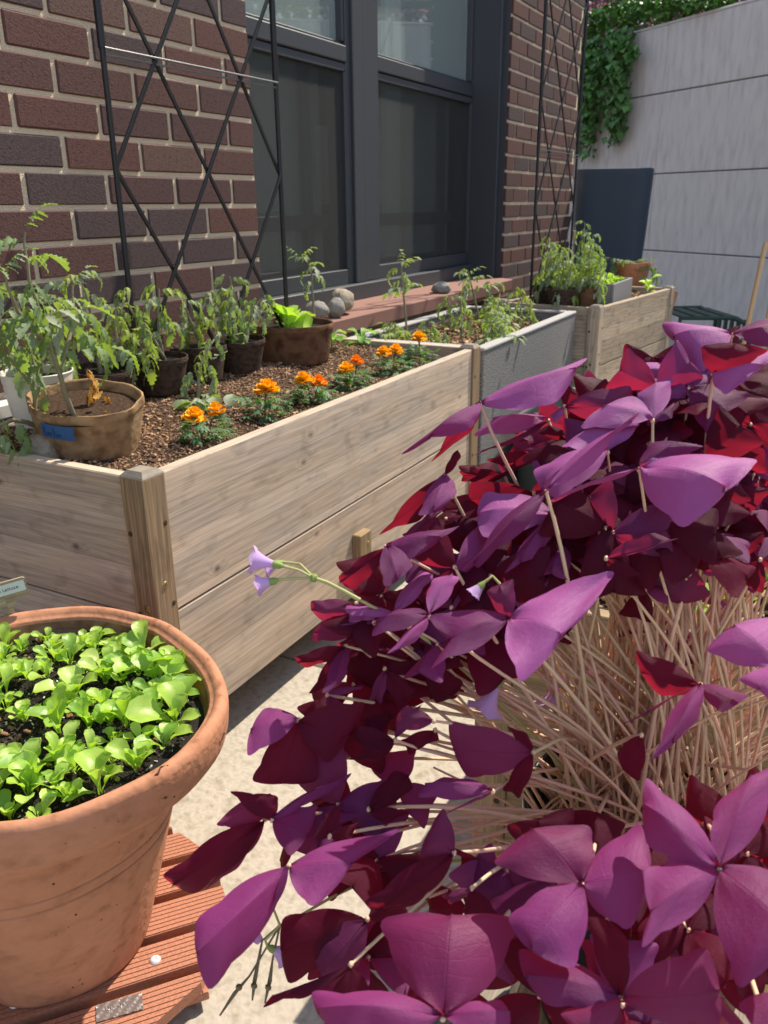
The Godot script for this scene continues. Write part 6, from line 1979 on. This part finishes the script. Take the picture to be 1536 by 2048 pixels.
	ox_random(Vector3(0.555, 0.769, 1.292), Vector3(-0.27, 1.11, -0.26), 0.038)
	ox_random(Vector3(0.456, 0.718, 1.229), Vector3(-0.40, 0.90, 0.27), 0.034)
	ox_random(Vector3(0.479, 0.729, 1.272), Vector3(-1.18, 0.52, -0.32), 0.032)
	ox_random(Vector3(0.471, 0.691, 1.197), Vector3(-1.31, 0.96, 0.54), 0.035)
	ox_random(Vector3(0.533, 0.733, 1.280), Vector3(-0.72, 0.57, 0.46), 0.037)
	ox_random(Vector3(0.510, 0.784, 1.263), Vector3(-0.92, 0.74, 0.37), 0.028)
	ox_random(Vector3(0.471, 0.747, 1.290), Vector3(-1.03, 0.68, -0.16), 0.027)
	ox_random(Vector3(0.444, 0.720, 1.191), Vector3(-0.70, 1.23, -0.01), 0.032)
	ox_random(Vector3(0.433, 0.670, 1.129), Vector3(-0.97, 0.86, 0.08), 0.031)
	ox_random(Vector3(0.502, 0.741, 1.275), Vector3(-0.84, 0.81, 0.39), 0.031)
	ox_random(Vector3(0.350, 0.623, 1.144), Vector3(-1.15, 0.95, 0.99), 0.032)
	ox_random(Vector3(0.402, 0.675, 1.160), Vector3(0.07, 0.49, 0.10), 0.029)
	ox_random(Vector3(0.413, 0.639, 1.150), Vector3(-0.58, 0.30, 0.29), 0.034)
	ox_random(Vector3(0.551, 0.757, 1.336), Vector3(-1.18, 0.13, 0.19), 0.038)
	ox_random(Vector3(0.419, 0.675, 1.200), Vector3(-0.21, 1.11, -0.06), 0.039)
	ox_random(Vector3(0.416, 0.716, 1.212), Vector3(-0.70, 0.35, -0.26), 0.035)
	ox_random(Vector3(0.441, 0.725, 1.246), Vector3(-1.11, 0.62, 0.94), 0.027)
	ox_random(Vector3(0.553, 0.773, 1.230), Vector3(-0.74, 0.21, -0.12), 0.038)
	ox_random(Vector3(0.567, 0.803, 1.326), Vector3(-0.91, 0.19, 0.20), 0.030)
	ox_random(Vector3(0.412, 0.647, 1.130), Vector3(-1.07, -0.01, 0.07), 0.029)
	ox_random(Vector3(0.526, 0.727, 1.287), Vector3(-0.58, 0.90, 0.63), 0.032)
	ox_random(Vector3(0.393, 0.676, 1.189), Vector3(-0.60, 1.21, -0.43), 0.027)
	ox_random(Vector3(0.530, 0.790, 1.282), Vector3(-0.01, 0.57, -0.60), 0.032)
	ox_random(Vector3(0.527, 0.813, 1.294), Vector3(-0.58, 0.58, -0.04), 0.040)
	ox_random(Vector3(0.443, 0.735, 1.171), Vector3(-0.40, 0.95, -0.22), 0.027)
	ox_random(Vector3(0.460, 0.688, 1.222), Vector3(-1.28, 0.75, -0.21), 0.026)
	ox_random(Vector3(0.584, 0.803, 1.311), Vector3(-1.02, 0.00, 0.30), 0.039)
	ox_random(Vector3(0.513, 0.795, 1.266), Vector3(-0.66, 0.94, 0.03), 0.033)
	ox_random(Vector3(0.447, 0.681, 1.167), Vector3(-0.76, 0.35, 0.16), 0.027)
	ox_random(Vector3(0.427, 0.718, 1.191), Vector3(-0.35, 1.26, 0.02), 0.038)
	ox_random(Vector3(0.447, 0.743, 1.273), Vector3(-0.64, 0.07, -0.06), 0.035)
	ox_random(Vector3(0.340, 0.582, 1.285), Vector3(-0.55, 1.04, 0.56), 0.029)
	ox_random(Vector3(0.307, 0.527, 1.247), Vector3(-0.65, 0.73, -0.14), 0.038)
	ox_random(Vector3(0.326, 0.533, 1.320), Vector3(-0.70, 1.54, 0.17), 0.035)
	ox_random(Vector3(0.414, 0.597, 1.363), Vector3(-1.36, 0.28, -0.41), 0.033)
	ox_random(Vector3(0.343, 0.582, 1.349), Vector3(-0.35, 0.67, -0.33), 0.035)
	ox_random(Vector3(0.334, 0.563, 1.256), Vector3(-0.60, 1.15, 0.68), 0.036)
	ox_random(Vector3(0.307, 0.559, 1.327), Vector3(-0.84, 0.93, -0.24), 0.030)
	ox_random(Vector3(0.331, 0.577, 1.269), Vector3(-0.90, 1.02, 0.43), 0.030)
	ox_random(Vector3(0.333, 0.593, 1.286), Vector3(-1.39, 1.17, -0.01), 0.037)
	ox_random(Vector3(0.328, 0.551, 1.352), Vector3(0.09, 1.26, 0.16), 0.039)
	ox_random(Vector3(0.300, 0.517, 1.181), Vector3(-0.88, 0.96, 0.73), 0.026)
	ox_random(Vector3(0.368, 0.573, 1.333), Vector3(-0.36, 0.79, 0.32), 0.035)
	ox_random(Vector3(0.348, 0.553, 1.364), Vector3(-0.40, 1.73, -0.16), 0.027)
	ox_random(Vector3(0.388, 0.564, 1.382), Vector3(-0.92, 0.94, -0.20), 0.034)
	ox_random(Vector3(0.374, 0.575, 1.273), Vector3(-0.61, 1.18, -0.17), 0.030)
	ox_random(Vector3(0.286, 0.543, 1.199), Vector3(-0.07, 0.67, -0.07), 0.031)
	ox_random(Vector3(0.298, 0.553, 1.289), Vector3(-0.76, 0.89, 0.30), 0.031)
	ox_random(Vector3(0.266, 0.537, 1.232), Vector3(-0.61, 1.21, -0.40), 0.028)
	ox_random(Vector3(0.373, 0.572, 1.364), Vector3(-0.50, 0.77, 0.09), 0.039)
	ox_random(Vector3(0.315, 0.554, 1.338), Vector3(0.06, 1.10, -0.04), 0.039)
	ox_random(Vector3(0.356, 0.594, 1.299), Vector3(-0.08, 0.85, 0.04), 0.033)
	ox_random(Vector3(0.338, 0.557, 1.262), Vector3(0.14, 0.98, 0.38), 0.032)
	ox_random(Vector3(0.284, 0.537, 1.196), Vector3(-0.90, 0.50, 0.21), 0.033)
	ox_random(Vector3(0.392, 0.598, 1.369), Vector3(-0.37, 0.86, 0.21), 0.030)
	ox_random(Vector3(0.330, 0.556, 1.237), Vector3(-0.88, 0.74, 0.10), 0.032)
	ox_random(Vector3(0.362, 0.574, 1.352), Vector3(-1.15, 0.48, -0.06), 0.034)
	ox_random(Vector3(0.321, 0.573, 1.185), Vector3(0.18, 1.47, 0.57), 0.036)
	ox_random(Vector3(0.327, 0.566, 1.175), Vector3(-0.84, 1.43, -0.20), 0.034)
	ox_random(Vector3(0.334, 0.581, 1.159), Vector3(-1.32, 0.93, 0.32), 0.030)
	ox_random(Vector3(0.323, 0.567, 1.185), Vector3(-0.98, 0.35, 0.70), 0.034)
	ox_random(Vector3(0.326, 0.598, 1.158), Vector3(-0.83, 0.87, 0.58), 0.035)
	ox_random(Vector3(0.352, 0.600, 1.183), Vector3(-0.46, 1.03, 0.31), 0.029)
	ox_random(Vector3(0.321, 0.588, 1.139), Vector3(-0.06, 0.86, -0.80), 0.031)
